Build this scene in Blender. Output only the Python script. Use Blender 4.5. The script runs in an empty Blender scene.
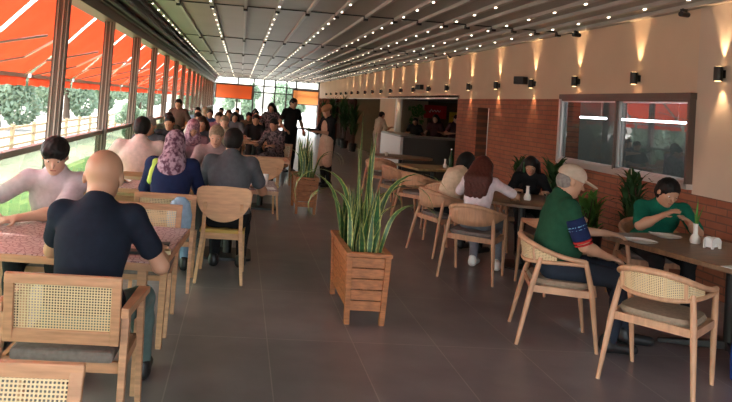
import bpy, math, random
import numpy as np
from math import sin, cos, pi, radians as rad
random.seed(7)
RNG = np.random.RandomState(7)
sc = bpy.context.scene
COL = sc.collection

# ------------------------------------------------------------------ camera, sky, sun, exposure
def cam_axes(yaw, pitch, roll):
    cy, sy, cp, sp = cos(yaw), sin(yaw), cos(pitch), sin(pitch)
    fwd = np.array([sy*cp, cy*cp, sp]); r0 = np.array([cy, -sy, 0.0]); u0 = np.cross(r0, fwd)
    return r0*cos(roll)+u0*sin(roll), -r0*sin(roll)+u0*cos(roll), fwd
cam_d = bpy.data.cameras.new('camera'); cam = bpy.data.objects.new('camera', cam_d); COL.objects.link(cam)
ax, ay, az = cam_axes(rad(4.662), rad(1.957), rad(4.116))
from mathutils import Matrix, Vector
cam.matrix_world = Matrix(((ax[0], ay[0], -az[0], 0), (ax[1], ay[1], -az[1], 0), (ax[2], ay[2], -az[2], 1.64), (0, 0, 0, 1)))
cam_d.sensor_width = 36; cam_d.lens = 680*36/732.0
cam_d.shift_x = (366-298.13)/732; cam_d.shift_y = (79.43-201)/732
cam_d.clip_end = 500
sc.camera = cam
sc.view_settings.view_transform = 'Standard'; sc.view_settings.look = 'None'
sc.view_settings.gamma = 1; sc.view_settings.use_curve_mapping = False
sc.view_settings.exposure = 1.32

world = bpy.data.worlds.new('sky'); sc.world = world; world.use_nodes = True
wn = world.node_tree; wn.nodes.clear()
wo = wn.nodes.new('ShaderNodeOutputWorld'); wb = wn.nodes.new('ShaderNodeBackground')
wt = wn.nodes.new('ShaderNodeTexSky'); wt.sky_type = 'NISHITA'; wt.sun_disc = False
wt.sun_elevation = rad(52); wt.sun_rotation = rad(-80); wt.dust_density = 3.0; wt.air_density = 1.2
hs = wn.nodes.new('ShaderNodeHueSaturation'); hs.inputs['Saturation'].default_value = 0.45
wn.links.new(wt.outputs[0], hs.inputs['Color']); wn.links.new(hs.outputs[0], wb.inputs[0])
wb.inputs[1].default_value = 0.75
wn.links.new(wb.outputs[0], wo.inputs[0])

sd = bpy.data.lights.new('sun', 'SUN'); sd.energy = 5.0; sd.angle = rad(1.5); sd.color = (1, .95, .86)
so = bpy.data.objects.new('sun', sd); COL.objects.link(so)
so.rotation_euler = Vector((1.0, -0.25, -1.35)).to_track_quat('-Z', 'Y').to_euler(); so.location = (-20, 5, 30)

# ------------------------------------------------------------------ materials
MATS = {}
def nodes_of(m):
    m.use_nodes = True
    nt = m.node_tree
    return nt, nt.nodes['Principled BSDF'], nt.nodes['Material Output']
def mat(name, col, rough=.6, metal=0, noise=0.0, nscale=8, stretch=(1, 1, 1), col2=None, spec=None, bump=0.0, trans=0, emit=0, sheen=0):
    if name in MATS: return MATS[name]
    m = bpy.data.materials.new(name); nt, b, o = nodes_of(m)
    b.inputs['Base Color'].default_value = (*col, 1); b.inputs['Roughness'].default_value = rough
    b.inputs['Metallic'].default_value = metal
    if spec is not None: b.inputs['Specular IOR Level'].default_value = spec
    if sheen: b.inputs['Specular IOR Level'].default_value = .15
    if emit:
        b.inputs['Emission Color'].default_value = (*col, 1); b.inputs['Emission Strength'].default_value = emit
    if noise or col2 or bump:
        tc = nt.nodes.new('ShaderNodeTexCoord'); mp = nt.nodes.new('ShaderNodeMapping'); mp.inputs['Scale'].default_value = stretch
        nz = nt.nodes.new('ShaderNodeTexNoise'); nz.inputs['Scale'].default_value = nscale; nz.inputs['Detail'].default_value = 5
        nt.links.new(tc.outputs['Object'], mp.inputs[0]); nt.links.new(mp.outputs[0], nz.inputs['Vector'])
        cr = nt.nodes.new('ShaderNodeValToRGB')
        c2 = col2 if col2 else tuple(max(0, c*(1-noise)) for c in col)
        c1 = col if col2 else tuple(min(1, c*(1+noise*.6)) for c in col)
        cr.color_ramp.elements[0].position = .32; cr.color_ramp.elements[1].position = .68
        cr.color_ramp.elements[0].color = (*c2, 1); cr.color_ramp.elements[1].color = (*c1, 1)
        nt.links.new(nz.outputs['Fac'], cr.inputs[0]); nt.links.new(cr.outputs[0], b.inputs['Base Color'])
        if bump:
            bp = nt.nodes.new('ShaderNodeBump'); bp.inputs['Strength'].default_value = bump; bp.inputs['Distance'].default_value = .01
            nt.links.new(nz.outputs['Fac'], bp.inputs['Height']); nt.links.new(bp.outputs[0], b.inputs['Normal'])
    MATS[name] = m
    return m
def translucent(name, col, amount=.5, rough=.8):
    if name in MATS: return MATS[name]
    m = mat(name, col, rough); nt = m.node_tree; b = nt.nodes['Principled BSDF']; o = nt.nodes['Material Output']
    t = nt.nodes.new('ShaderNodeBsdfTranslucent'); t.inputs[0].default_value = (*col, 1)
    mx = nt.nodes.new('ShaderNodeMixShader'); mx.inputs[0].default_value = amount
    nt.links.new(b.outputs[0], mx.inputs[1]); nt.links.new(t.outputs[0], mx.inputs[2]); nt.links.new(mx.outputs[0], o.inputs[0])
    return m
def glass_mat(name, tint, refl_ior, rough=0.0):
    m = bpy.data.materials.new(name); nt, b, o = nodes_of(m)
    nt.nodes.remove(b)
    tr = nt.nodes.new('ShaderNodeBsdfTransparent'); tr.inputs[0].default_value = (*tint, 1)
    gl = nt.nodes.new('ShaderNodeBsdfGlossy'); gl.inputs['Roughness'].default_value = rough; gl.inputs[0].default_value = (.95, .97, 1, 1)
    fr = nt.nodes.new('ShaderNodeFresnel'); fr.inputs[0].default_value = refl_ior
    mx = nt.nodes.new('ShaderNodeMixShader')
    ge = nt.nodes.new('ShaderNodeNewGeometry'); sb = nt.nodes.new('ShaderNodeMath'); sb.operation = 'SUBTRACT'; sb.inputs[0].default_value = 1; nt.links.new(ge.outputs['Backfacing'], sb.inputs[1])
    mu = nt.nodes.new('ShaderNodeMath'); mu.operation = 'MULTIPLY'; nt.links.new(fr.outputs[0], mu.inputs[0]); nt.links.new(sb.outputs[0], mu.inputs[1])
    nt.links.new(mu.outputs[0], mx.inputs[0]); nt.links.new(tr.outputs[0], mx.inputs[1]); nt.links.new(gl.outputs[0], mx.inputs[2])
    nt.links.new(mx.outputs[0], o.inputs[0]); MATS[name] = m
    return m
def grid_mat(name, c1, c2, mortar, bw, bh, msize, axes='xy', offset=.5, rough=.6, bump=.3, noise=.15, nscale=3, holes=False, uv=False, loc=(0, 0, 0), spec=None):
    """brick texture laid on object axes"""
    m = bpy.data.materials.new(name); nt, b, o = nodes_of(m); b.inputs['Roughness'].default_value = rough
    if spec is not None: b.inputs['Specular IOR Level'].default_value = spec
    tc = nt.nodes.new('ShaderNodeTexCoord'); sp = nt.nodes.new('ShaderNodeSeparateXYZ'); cb = nt.nodes.new('ShaderNodeCombineXYZ')
    nt.links.new(tc.outputs['UV' if uv else 'Object'], sp.inputs[0])
    nt.links.new(sp.outputs['xyz'.index(axes[0])], cb.inputs[0]); nt.links.new(sp.outputs['xyz'.index(axes[1])], cb.inputs[1])
    mp = nt.nodes.new('ShaderNodeMapping'); mp.inputs['Location'].default_value = loc; nt.links.new(cb.outputs[0], mp.inputs[0])
    br = nt.nodes.new('ShaderNodeTexBrick'); br.offset = offset
    br.inputs['Scale'].default_value = 1; br.inputs['Brick Width'].default_value = bw; br.inputs['Row Height'].default_value = bh
    br.inputs['Mortar Size'].default_value = msize; br.inputs['Mortar Smooth'].default_value = .2
    br.inputs['Color1'].default_value = (*c1, 1); br.inputs['Color2'].default_value = (*c2, 1); br.inputs['Mortar'].default_value = (*mortar, 1)
    nt.links.new(mp.outputs[0], br.inputs['Vector'])
    nz = nt.nodes.new('ShaderNodeTexNoise'); nz.inputs['Scale'].default_value = nscale; nz.inputs['Detail'].default_value = 8
    nt.links.new(tc.outputs['Object'], nz.inputs['Vector'])
    hsv = nt.nodes.new('ShaderNodeHueSaturation'); mr = nt.nodes.new('ShaderNodeMapRange')
    mr.inputs['To Min'].default_value = 1-noise*2; mr.inputs['To Max'].default_value = 1+noise*2
    nt.links.new(nz.outputs['Fac'], mr.inputs[0]); nt.links.new(mr.outputs[0], hsv.inputs['Value'])
    nt.links.new(br.outputs['Color'], hsv.inputs['Color']); nt.links.new(hsv.outputs[0], b.inputs['Base Color'])
    if bump:
        bp = nt.nodes.new('ShaderNodeBump'); bp.inputs['Strength'].default_value = bump; bp.inputs['Distance'].default_value = .008; bp.invert = True
        nt.links.new(br.outputs['Fac'], bp.inputs['Height']); nt.links.new(bp.outputs[0], b.inputs['Normal'])
    if holes:   # woven cane: the cells between strands are open
        tr = nt.nodes.new('ShaderNodeBsdfTransparent'); mx = nt.nodes.new('ShaderNodeMixShader')
        nt.links.new(br.outputs['Fac'], mx.inputs[0]); nt.links.new(tr.outputs[0], mx.inputs[1]); nt.links.new(b.outputs[0], mx.inputs[2])
        nt.links.new(mx.outputs[0], o.inputs[0]); nt.links.new(tc.outputs['UV'], sp.inputs[0])
        b.inputs['Base Color'].default_value = (*mortar, 1); nt.links.remove(b.inputs['Base Color'].links[0])
    MATS[name] = m
    return m
M = MATS
mat('oak', (.50, .265, .145), .45, noise=.25, nscale=6, stretch=(1, 1, 8))
mat('light_wood', (.54, .30, .175), .5, noise=.2, nscale=7, stretch=(6, 1, 1))
mat('honey_wood', (.56, .32, .16), .5, noise=.18, nscale=7, stretch=(1, 1, 6))
mat('walnut', (.17, .085, .042), .4, noise=.35, nscale=5, stretch=(1, 6, 1))
mat('olive_wood', (.27, .19, .075), .45, noise=.3, nscale=5, stretch=(5, 1, 1))
mat('grey_top', (.12, .11, .10), .35, noise=.2)
mat('planter_wood', (.42, .155, .055), .55, noise=.35, nscale=5, stretch=(3, 3, 12))
mat('planter_dark', (.30, .12, .04), .55, noise=.3, nscale=5)
mat('soil', (.025, .017, .012), .95, noise=.4, nscale=60, bump=.8)
mat('grey_fabric', (.20, .17, .155), .9, noise=.15, nscale=40, sheen=.3)
mat('beige_fabric', (.30, .225, .16), .9, noise=.15, nscale=40, sheen=.3)
mat('yellow_fabric', (.55, .38, .10), .9, noise=.1)
mat('plaster', (.66, .50, .36), .85, noise=.05, nscale=1.5, bump=.03)
grid_mat('panel_plaster', (.62, .50, .40), (.62, .50, .40), (.56, .45, .36), .01, 4, .0012, 'yz', 0, .8, bump=.2, noise=.04)
grid_mat('brick', (.38, .135, .07), (.31, .10, .055), (.19, .085, .055), .30, .075, .008, 'yz', .5, .7, bump=.6, noise=.14, nscale=7)
grid_mat('tiles', (.20, .168, .174), (.182, .152, .158), (.30, .26, .24), .6, 1.2, .0042, 'xy', 0, .30, bump=.15, noise=.28, nscale=2.3, loc=(-.30, -1.15, 0), spec=.5)
grid_mat('cane', (0, 0, 0), (0, 0, 0), (.72, .55, .33), .0125, .0125, .0032, 'xy', 0, .6, bump=0, holes=True, uv=True)
grid_mat('cane_fine', (0, 0, 0), (0, 0, 0), (.70, .53, .31), .0105, .0105, .0031, 'xy', 0, .6, bump=0, holes=True, uv=True)
mat('ceiling_fabric', (.31, .27, .235), .4, noise=.08, nscale=1.2)
mat('rail_light', (.48, .46, .43), .4, .3)
mat('dark_metal', (.035, .032, .03), .4, .6)
mat('black', (.012, .012, .013), .45)
mat('post_dark', (.10, .075, .062), .45, .3)
mat('post_light', (.36, .30, .26), .4, .4)
mat('gutter', (.10, .095, .09), .5, .3, noise=.25, nscale=3, stretch=(1, .3, 1))
mat('alu', (.62, .62, .63), .3, .7)
mat('frame_brown', (.13, .10, .09), .4, .5)
mat('white', (.78, .77, .74), .4)
mat('ceramic', (.80, .78, .74), .2)
mat('cream_panel', (.62, .47, .31), .6, noise=.06, nscale=3)
mat('olive_panel', (.10, .075, .04), .9, spec=.05, noise=.1)
mat('brown_panel', (.05, .022, .015), .9, spec=.05, noise=.2, nscale=4)
mat('counter_dark', (.035, .033, .028), .4)
mat('counter_white', (.55, .54, .54), .35)
mat('red_sign', (.55, .02, .025), .5)
mat('yellow_sign', (.80, .62, .05), .5)
mat('green_thing', (.05, .30, .08), .5)
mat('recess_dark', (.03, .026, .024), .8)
translucent('awning_orange', (.76, .21, .12), .4)
translucent('awning_white', (.85, .80, .72), .5)
translucent('blind_orange', (.80, .24, .08), .45)
translucent('blind_orange_lit', (.90, .52, .26), .6)  # paler copy of the orange blind cloth, daylight on it put into the colour
glass_mat('window_glass', (.62, .66, .66), 2.1)
glass_mat('window_glass_clear', (.75, .78, .76), 1.22)
glass_mat('clear_glass', (.95, .97, .96), 1.35)
glass_mat('rail_glass', (.62, .70, .60), 1.45)
mat('ground', (.30, .275, .23), .9, noise=.25, nscale=.25)
mat('grass', (.10, .15, .045), .95, noise=.4, nscale=2)
mat('fence_wood', (.36, .27, .15), .8, noise=.3)
mat('bark', (.09, .06, .04), .9)
translucent('leaf_tree', (.27, .36, .25), .3)
translucent('leaf_dark', (.025, .075, .018), .2)
translucent('leaf_bright', (.10, .26, .05), .3)
mat('led', (1, .86, .66), .5, emit=3.5)
mat('sconce_glow', (1, .62, .28), .5, emit=3)
def leaf_material():
    m = bpy.data.materials.new('snake_leaf'); nt, b, o = nodes_of(m); b.inputs['Roughness'].default_value = .4
    tc = nt.nodes.new('ShaderNodeTexCoord'); sp = nt.nodes.new('ShaderNodeSeparateXYZ'); nt.links.new(tc.outputs['UV'], sp.inputs[0])
    a = nt.nodes.new('ShaderNodeMath'); a.operation = 'SUBTRACT'; a.inputs[1].default_value = .5; nt.links.new(sp.outputs[0], a.inputs[0])
    c = nt.nodes.new('ShaderNodeMath'); c.operation = 'ABSOLUTE'; nt.links.new(a.outputs[0], c.inputs[0])
    r = nt.nodes.new('ShaderNodeValToRGB'); r.color_ramp.interpolation = 'LINEAR'
    r.color_ramp.elements[0].position = .30; r.color_ramp.elements[0].color = (.03, .11, .03, 1)
    r.color_ramp.elements[1].position = .38; r.color_ramp.elements[1].color = (.50, .52, .16, 1)
    nt.links.new(c.outputs[0], r.inputs[0])
    w = nt.nodes.new('ShaderNodeTexWave'); w.bands_direction = 'Y'; w.inputs['Scale'].default_value = 7; w.inputs['Distortion'].default_value = 9
    nt.links.new(tc.outputs['UV'], w.inputs['Vector'])
    mx = nt.nodes.new('ShaderNodeMixRGB'); mx.blend_type = 'MULTIPLY'; mx.inputs[0].default_value = .45
    nt.links.new(r.outputs[0], mx.inputs[1]); nt.links.new(w.outputs['Color'], mx.inputs[2]); nt.links.new(mx.outputs[0], b.inputs['Base Color'])
    MATS['snake_leaf'] = m
leaf_material()
def mosaic_material():
    m = bpy.data.materials.new('mosaic_top'); nt, b, o = nodes_of(m); b.inputs['Roughness'].default_value = .35
    tc = nt.nodes.new('ShaderNodeTexCoord'); v = nt.nodes.new('ShaderNodeTexVoronoi'); v.feature = 'DISTANCE_TO_EDGE'; v.inputs['Scale'].default_value = 34
    mp = nt.nodes.new('ShaderNodeMapping'); mp.inputs['Scale'].default_value = (1, .6, 1)
    nt.links.new(tc.outputs['Object'], mp.inputs[0]); nt.links.new(mp.outputs[0], v.inputs['Vector'])
    r = nt.nodes.new('ShaderNodeValToRGB'); r.color_ramp.elements[0].position = .02; r.color_ramp.elements[0].color = (.20, .085, .09, 1)
    r.color_ramp.elements[1].position = .12; r.color_ramp.elements[1].color = (.50, .38, .37, 1)
    nt.links.new(v.outputs['Distance'], r.inputs[0]); nt.links.new(r.outputs[0], b.inputs['Base Color']); MATS['mosaic_top'] = m
mosaic_material()
def pattern(name, c1, c2, scale=18, ramp=(.45, .55)):
    m = mat(name, c1, .9, col2=c2, nscale=scale)
    cr = [n for n in m.node_tree.nodes if n.type == 'VALTORGB'][0]
    cr.color_ramp.elements[0].position, cr.color_ramp.elements[1].position = ramp
    return m
def stripes_mat(name, cols, scale, axis):
    m = bpy.data.materials.new(name); nt, b, o = nodes_of(m); b.inputs['Roughness'].default_value = .9
    tc = nt.nodes.new('ShaderNodeTexCoord'); sp = nt.nodes.new('ShaderNodeSeparateXYZ'); nt.links.new(tc.outputs['Object'], sp.inputs[0])
    r = nt.nodes.new('ShaderNodeValToRGB'); r.color_ramp.interpolation = 'CONSTANT'
    mr = nt.nodes.new('ShaderNodeMapRange'); mr.inputs['From Min'].default_value = scale[0]; mr.inputs['From Max'].default_value = scale[1]
    nt.links.new(sp.outputs[axis], mr.inputs[0]); nt.links.new(mr.outputs[0], r.inputs[0])
    el = r.color_ramp.elements
    el[0].position = 0; el[0].color = (*cols[0][1], 1); el[1].position = cols[1][0]; el[1].color = (*cols[1][1], 1)
    for p, c in cols[2:]:
        e = el.new(p); e.color = (*c, 1)
    nt.links.new(r.outputs[0], b.inputs['Base Color']); MATS[name] = m

# ------------------------------------------------------------------ mesh builder
class MB:
    def __init__(s): s.v = []; s.f = []; s.uv = {}; s.mi = []; s.cur = 0
    def add(s, vs, fs, uvs=None):
        o = len(s.v); s.v += [tuple(map(float, v)) for v in vs]
        for i, f in enumerate(fs):
            s.f.append(tuple(a+o for a in f)); s.mi.append(s.cur)
            if uvs: s.uv[len(s.f)-1] = [uvs[a] for a in f]
        return s
    def box(s, c, d, rz=0, R=None, taper=1):
        hx, hy, hz = d[0]/2, d[1]/2, d[2]/2; vs = []
        for z in (-1, 1):
            t = taper if z < 0 else 1
            for x, y in ((-1, -1), (1, -1), (1, 1), (-1, 1)): vs.append(Vector((x*hx*t, y*hy*t, z*hz)))
        if R is None: R = Matrix.Rotation(rz, 3, 'Z')
        vs = [R @ v + Vector(c) for v in vs]
        return s.add(vs, [(3, 2, 1, 0), (4, 5, 6, 7), (0, 1, 5, 4), (1, 2, 6, 5), (2, 3, 7, 6), (3, 0, 4, 7)])
    def bar(s, a, b, w, h, w2=None, h2=None, up=(0, 0, 1)):
        a, b = Vector(a), Vector(b); d = (b-a).normalized(); u = Vector(up)
        if abs(d.dot(u)) > .95: u = Vector((0, 1, 0))
        x = d.cross(u).normalized(); y = x.cross(d).normalized(); w2 = w2 or w; h2 = h2 or h; vs = []
        for p, ww, hh in ((a, w, h), (b, w2, h2)):
            for i, j in ((-1, -1), (1, -1), (1, 1), (-1, 1)): vs.append(p+x*i*ww/2+y*j*hh/2)
        return s.add(vs, [(3, 2, 1, 0), (4, 5, 6, 7), (0, 1, 5, 4), (1, 2, 6, 5), (2, 3, 7, 6), (3, 0, 4, 7)])
    def tube(s, pts, rr, n=10, flat=1.0, cap=True):
        pts = [Vector(p) for p in pts]
        if not hasattr(rr, '__len__'): rr = [rr]*len(pts)
        vs = []; prev = None
        for i, p in enumerate(pts):
            d = (pts[min(i+1, len(pts)-1)]-pts[max(i-1, 0)]).normalized()
            if prev is None:
                u = Vector((0, 0, 1)) if abs(d.z) < .9 else Vector((0, 1, 0))
                x = d.cross(u).normalized()
            else: x = (prev-d*prev.dot(d)).normalized()
            prev = x; y = x.cross(d)
            for k in range(n):
                a = 2*pi*k/n; vs.append(p+x*cos(a)*rr[i]+y*sin(a)*rr[i]*flat)
        fs = []
        for i in range(len(pts)-1):
            for k in range(n): fs.append((i*n+k, i*n+(k+1) % n, (i+1)*n+(k+1) % n, (i+1)*n+k))
        if cap:
            fs.append(tuple(range(n-1, -1, -1))); fs.append(tuple((len(pts)-1)*n+k for k in range(n)))
        return s.add(vs, fs)
    def lathe(s, prof, c=(0, 0, 0), n=20, sx=1, sy=1):
        vs = []; fs = []
        for r, z in prof:
            for k in range(n): a = 2*pi*k/n; vs.append((c[0]+r*cos(a)*sx, c[1]+r*sin(a)*sy, c[2]+z))
        for i in range(len(prof)-1):
            for k in range(n): fs.append((i*n+k, i*n+(k+1) % n, (i+1)*n+(k+1) % n, (i+1)*n+k))
        fs.append(tuple(range(n-1, -1, -1))); fs.append(tuple((len(prof)-1)*n+k for k in range(n)))
        return s.add(vs, fs)
    def prism(s, poly, z0, z1, mat4=None):
        n = len(poly); vs = [(x, y, z0) for x, y in poly]+[(x, y, z1) for x, y in poly]
        if mat4 is not None: vs = [mat4 @ Vector(v) for v in vs]
        return s.add(vs, [tuple(range(n-1, -1, -1)), tuple(range(n, 2*n))]+[(i, (i+1) % n, n+(i+1) % n, n+i) for i in range(n)])
    def grid(s, rows, closed=False, uvs=None):
        nr, nc = len(rows), len(rows[0]); vs = [p for r in rows for p in r]; fs = []
        for i in range(nr-1):
            for j in range(nc if closed else nc-1): fs.append((i*nc+j, i*nc+(j+1) % nc, (i+1)*nc+(j+1) % nc, (i+1)*nc+j))
        return s.add(vs, fs, [u for r in uvs for u in r] if uvs else None)
    def build(s, name, m, parent=None, smooth=False, bevel=0, label=None):
        me = bpy.data.meshes.new(name); me.from_pydata(s.v, [], s.f)
        if s.uv:
            l = me.uv_layers.new(name='UVMap')
            for p in me.polygons:
                if p.index in s.uv:
                    for k, li in enumerate(p.loop_indices): l.data[li].uv = s.uv[p.index][k]
        for mm in (m if isinstance(m, (list, tuple)) else [m]): me.materials.append(M[mm] if isinstance(mm, str) else mm)
        if max(s.mi+[0]) > 0: me.polygons.foreach_set('material_index', s.mi)
        o = bpy.data.objects.new(name, me); COL.objects.link(o)
        if smooth:
            me.polygons.foreach_set('use_smooth', [True]*len(me.polygons))
            try: me.set_sharp_from_angle(angle=rad(40))
            except Exception: pass
        if bevel:
            b = o.modifiers.new('bevel', 'BEVEL'); b.width = bevel; b.segments = 2; b.limit_method = 'ANGLE'
        if parent is not None: o.parent = parent
        if label: o['label'] = label
        return o
def tag(o, label=None, cat=None, group=None, kind=None):
    if label: o['label'] = label
    if cat: o['category'] = cat
    if group: o['group'] = group
    if kind: o['kind'] = kind
    return o
def thing(name, label, cat, loc=(0, 0, 0), rz=0, group=None):
    o = bpy.data.objects.new(name, None); COL.objects.link(o); o.empty_display_size = .1
    o.location = loc; o.rotation_euler = (0, 0, rz)
    return tag(o, label, cat, group)
def copy_tree(o, parent=None, loc=None, rz=None, label=None, group=None):
    c = o.copy(); COL.objects.link(c)
    if parent is not None: c.parent = parent
    for ch in list(o.children): copy_tree(ch, c)
    if loc is not None: c.location = loc
    if rz is not None: c.rotation_euler = (0, 0, rz)
    if label: c['label'] = label
    if group: c['group'] = group
    return c
def struct(mb, name, m, **k):
    o = mb.build(name, m, **k); o['kind'] = 'structure'; return o

# ------------------------------------------------------------------ the hall
XL, XR, H, YE, YB = -1.7, 4.8, 2.95, 42.0, -3.0
struct(MB().box(((XL+XR+4)/2, (YB+YE)/2, -.05), (XR+4-XL, YE-YB, .1)), 'floor', 'tiles')
struct(MB().box(((XL+XR)/2, (YB+YE)/2, H+.05), (XR-XL+.4, YE-YB, .1)), 'ceiling', 'ceiling_fabric')
# right wall: brick below 1.98 m, plaster above; window Y 6.85..9.75 (z 1.04..2.02), doorway 12.85..13.45
ZB = 1.98
w = MB()
def wy(y0, y1, z0, z1, t=.25): w.box((XR+t/2, (y0+y1)/2, (z0+z1)/2), (t, y1-y0, z1-z0))
wy(YB, 6.82, 0, .98); wy(6.82, 9.78, 0, 1.03); wy(9.78, 12.85, 0, ZB); wy(13.5, 14.8, 0, ZB)
wy(12.85, 13.5, 1.80, ZB)
struct(w, 'wall_right', 'brick')
w = MB(); wy(6.82, YE, 2.045, H); wy(9.78, YE, ZB, 2.045); struct(w, 'wall_right_upper', 'plaster')
w = MB(); wy(YB, 6.82, .98, H, .27); w.v = [(x-.012, y, z) for x, y, z in w.v]; struct(w, 'wall_right_panel', 'panel_plaster')
struct(MB().box((XR-.01, 17.4+5, ZB+.012), (.06, 15.2, .03)), 'trim_1', 'white')
# room behind the window
w = MB(); w.box((6.9, 9.2, 1.45), (.1, 6.6, 3)); w.box((6, 5.9, 1.45), (1.8, .1, 3)); w.box((6, 12.45, 1.45), (1.8, .1, 3)); w.box((5.95, 9.2, 2.97), (1.8, 6.6, .06))
struct(w, 'wall_service_room', mat('grey_plaster', (.30, .31, .29), .8))
for i_, (x_, y_) in enumerate(((5.8, 11.15), (5.8, 9.2))):
    t = thing('tube_lamp', ['white tube lamp behind the left pane of the window', 'white tube lamp behind the right pane of the window'][i_], 'lamp', (x_, y_, 1.74))
    MB().tube([(0, -.75, 0), (0, .75, 0)], .016, 10).build('tube', mat('tube_glow', (.85, .92, 1), .5, emit=14), t); MB().box((0, 0, .5), (.02, 1.3, .02)).build('batten', 'white', t)
    q = MB(); q.tube([(0, -.6, .01), (0, -.6, 1.18)], .004, 5); q.tube([(0, .6, .01), (0, .6, 1.18)], .004, 5); q.build('cords', 'white', t)
# window
wi = thing('window_1', None, None); wi['kind'] = 'structure'
f = MB(); f.box((4.775, 8.30, 2.01), (.12, 2.98, .07)); f.box((4.775, 8.30, 1.965), (.08, 2.9, .03)); f.box((4.775, 6.835, 1.52), (.12, .035, .92)); f.box((4.75, 8.26, 1.52), (.05, .03, .86)); f.build('window_frame', 'frame_brown', wi)
f = MB(); f.box((4.775, 8.30, 1.05), (.12, 2.98, .055)); f.box((4.775, 9.765, 1.52), (.12, .05, .92))
f.box((4.745, 9.74, 1.11), (.05, .02, .06)); f.box((4.76, 8.3, 1.09), (.07, 2.88, .03)); f.build('window_frame', 'alu', wi)
for y0, y1, x in ((8.22, 9.74, 4.775), (6.86, 8.30, 4.80)):
    s = MB(); cy = (y0+y1)/2
    for yy in (y0+.015, y1-.015): s.box((x, yy, 1.53), (.035, .03, .86))
    s.box((x, cy, 1.11), (.035, y1-y0, .03)); s.box((x, cy, 1.945), (.035, y1-y0, .02)); s.build('window_sash', 'alu', wi)
    MB().box((x, cy, 1.53), (.008, y1-y0-.09, .80)).build('pane', 'window_glass' if y0 < 8 else 'window_glass_clear', wi)
MB().box((4.745, 8.28, 1.5), (.03, .018, .14)).build('window_handle', 'black', wi)
# doorway in the brick
d = thing('door_1', None, None); d['kind'] = 'structure'
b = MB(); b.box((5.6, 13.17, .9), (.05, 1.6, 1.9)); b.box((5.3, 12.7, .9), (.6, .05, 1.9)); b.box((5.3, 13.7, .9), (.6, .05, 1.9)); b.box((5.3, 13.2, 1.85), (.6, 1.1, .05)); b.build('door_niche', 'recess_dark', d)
b = MB(); b.box((4.83, 12.87, .9), (.06, .04, 1.8)); b.box((4.95, 13.12, .9), (.04, .04, 1.8)); b.build('door_frame', 'alu', d)
b = MB(); b.box((4.9, 13.0, .55), (.02, .2, 1.1)); b.build('door_panel', mat('pale_teal', (.22, .36, .33), .4), d)
# recess (bar) beyond the brick
w = MB()
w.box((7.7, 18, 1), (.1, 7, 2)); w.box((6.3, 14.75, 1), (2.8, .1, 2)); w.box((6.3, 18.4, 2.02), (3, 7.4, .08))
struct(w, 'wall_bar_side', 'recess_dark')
w = MB(); w.box((5.42, 21.6, 1), (1.2, .1, 2)); struct(w, 'wall_bar_panel', 'cream_panel')
w = MB(); w.box((6.9, 21.62, 1), (1.8, .1, 2)); struct(w, 'wall_bar_back', 'olive_panel')
struct(MB().box((4.78, 20.35, 1), (.16, .22, 2)), 'trim_2', 'white')
w = MB(); w.box((4.9, 21.9, .99), (.2, 2.7, 1.98)); struct(w, 'wall_right_cream', 'cream_panel')
w = MB(); w.box((4.9, 25.6, .99), (.2, 4.7, 1.98)); struct(w, 'wall_right_olive', 'olive_panel')
w = MB(); w.box((4.9, 33.3, .99), (.2, 10.7, 1.98)); w.box((4.75, 28.1, .99), (.12, .22, 1.98)); w.box((4.75, 33.5, .99), (.12, .3, 1.98)); struct(w, 'wall_right_brown', 'brown_panel')
w = MB(); w.box((4.6, 36.5, .99), (.4, .25, 1.98)); w.box((4.6, 38.6, .99), (.4, .25, 1.98)); struct(w, 'trim_3', 'brick')

# left side: posts, rail, glass, beam
POSTY = [-.25+2.27*i for i in range(19)]
POSTY = [6.62+2.27*i for i in range(-4, 16)]
for i, y in enumerate(POSTY):
    p = MB(); p.box((XL-.05, y, 1.3), (.10, .125, 2.6))
    p.cur = 1
    for k in (-.045, 0.0, .045): p.box((XL+.006, y+k, 1.3), (.016, .013, 2.6))
    for k in (-.075, -.025): p.box((XL+k, y-.066, 1.3), (.012, .012, 2.6))
    struct(p, 'trim_%d' % (10+i), ['post_dark', 'post_light'])
r = MB(); r.box((XL-.05, (YB+YE)/2, 1.09), (.07, YE-YB, .05)); r.box((XL-.05, (YB+YE)/2, .04), (.07, YE-YB, .08)); struct(r, 'trim_railing', mat('rail_paint', (.30, .31, .27), .4, .2))
r = MB(); r.box((XL-.05, (YB+YE)/2, .57), (.012, YE-YB, .98)); struct(r, 'wall_left_glass', 'rail_glass')
b = MB(); b.box((XL-.06, (YB+YE)/2, 2.56), (.2, YE-YB, .12)); struct(b, 'trim_beam', 'post_dark')
b = MB(); b.box((XL-.02, (YB+YE)/2, 2.78), (.22, YE-YB, .33)); b.box((XL+.13, (YB+YE)/2, 2.84), (.1, YE-YB, .22))
struct(b, 'wall_left_gutter', 'gutter')
b = MB(); b.tube([(XL+.20, YB+.1, 2.75), (XL+.2, YE, 2.75)], .035, 8); b.tube([(XL+.12, YB+.1, 2.66), (XL+.12, YE, 2.66)], .025, 8)
b.tube([(XL+.25, YB+.1, 2.86), (XL+.25, YE, 2.86)], .02, 8); struct(b, 'trim_pipes', 'gutter', smooth=True)
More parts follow.
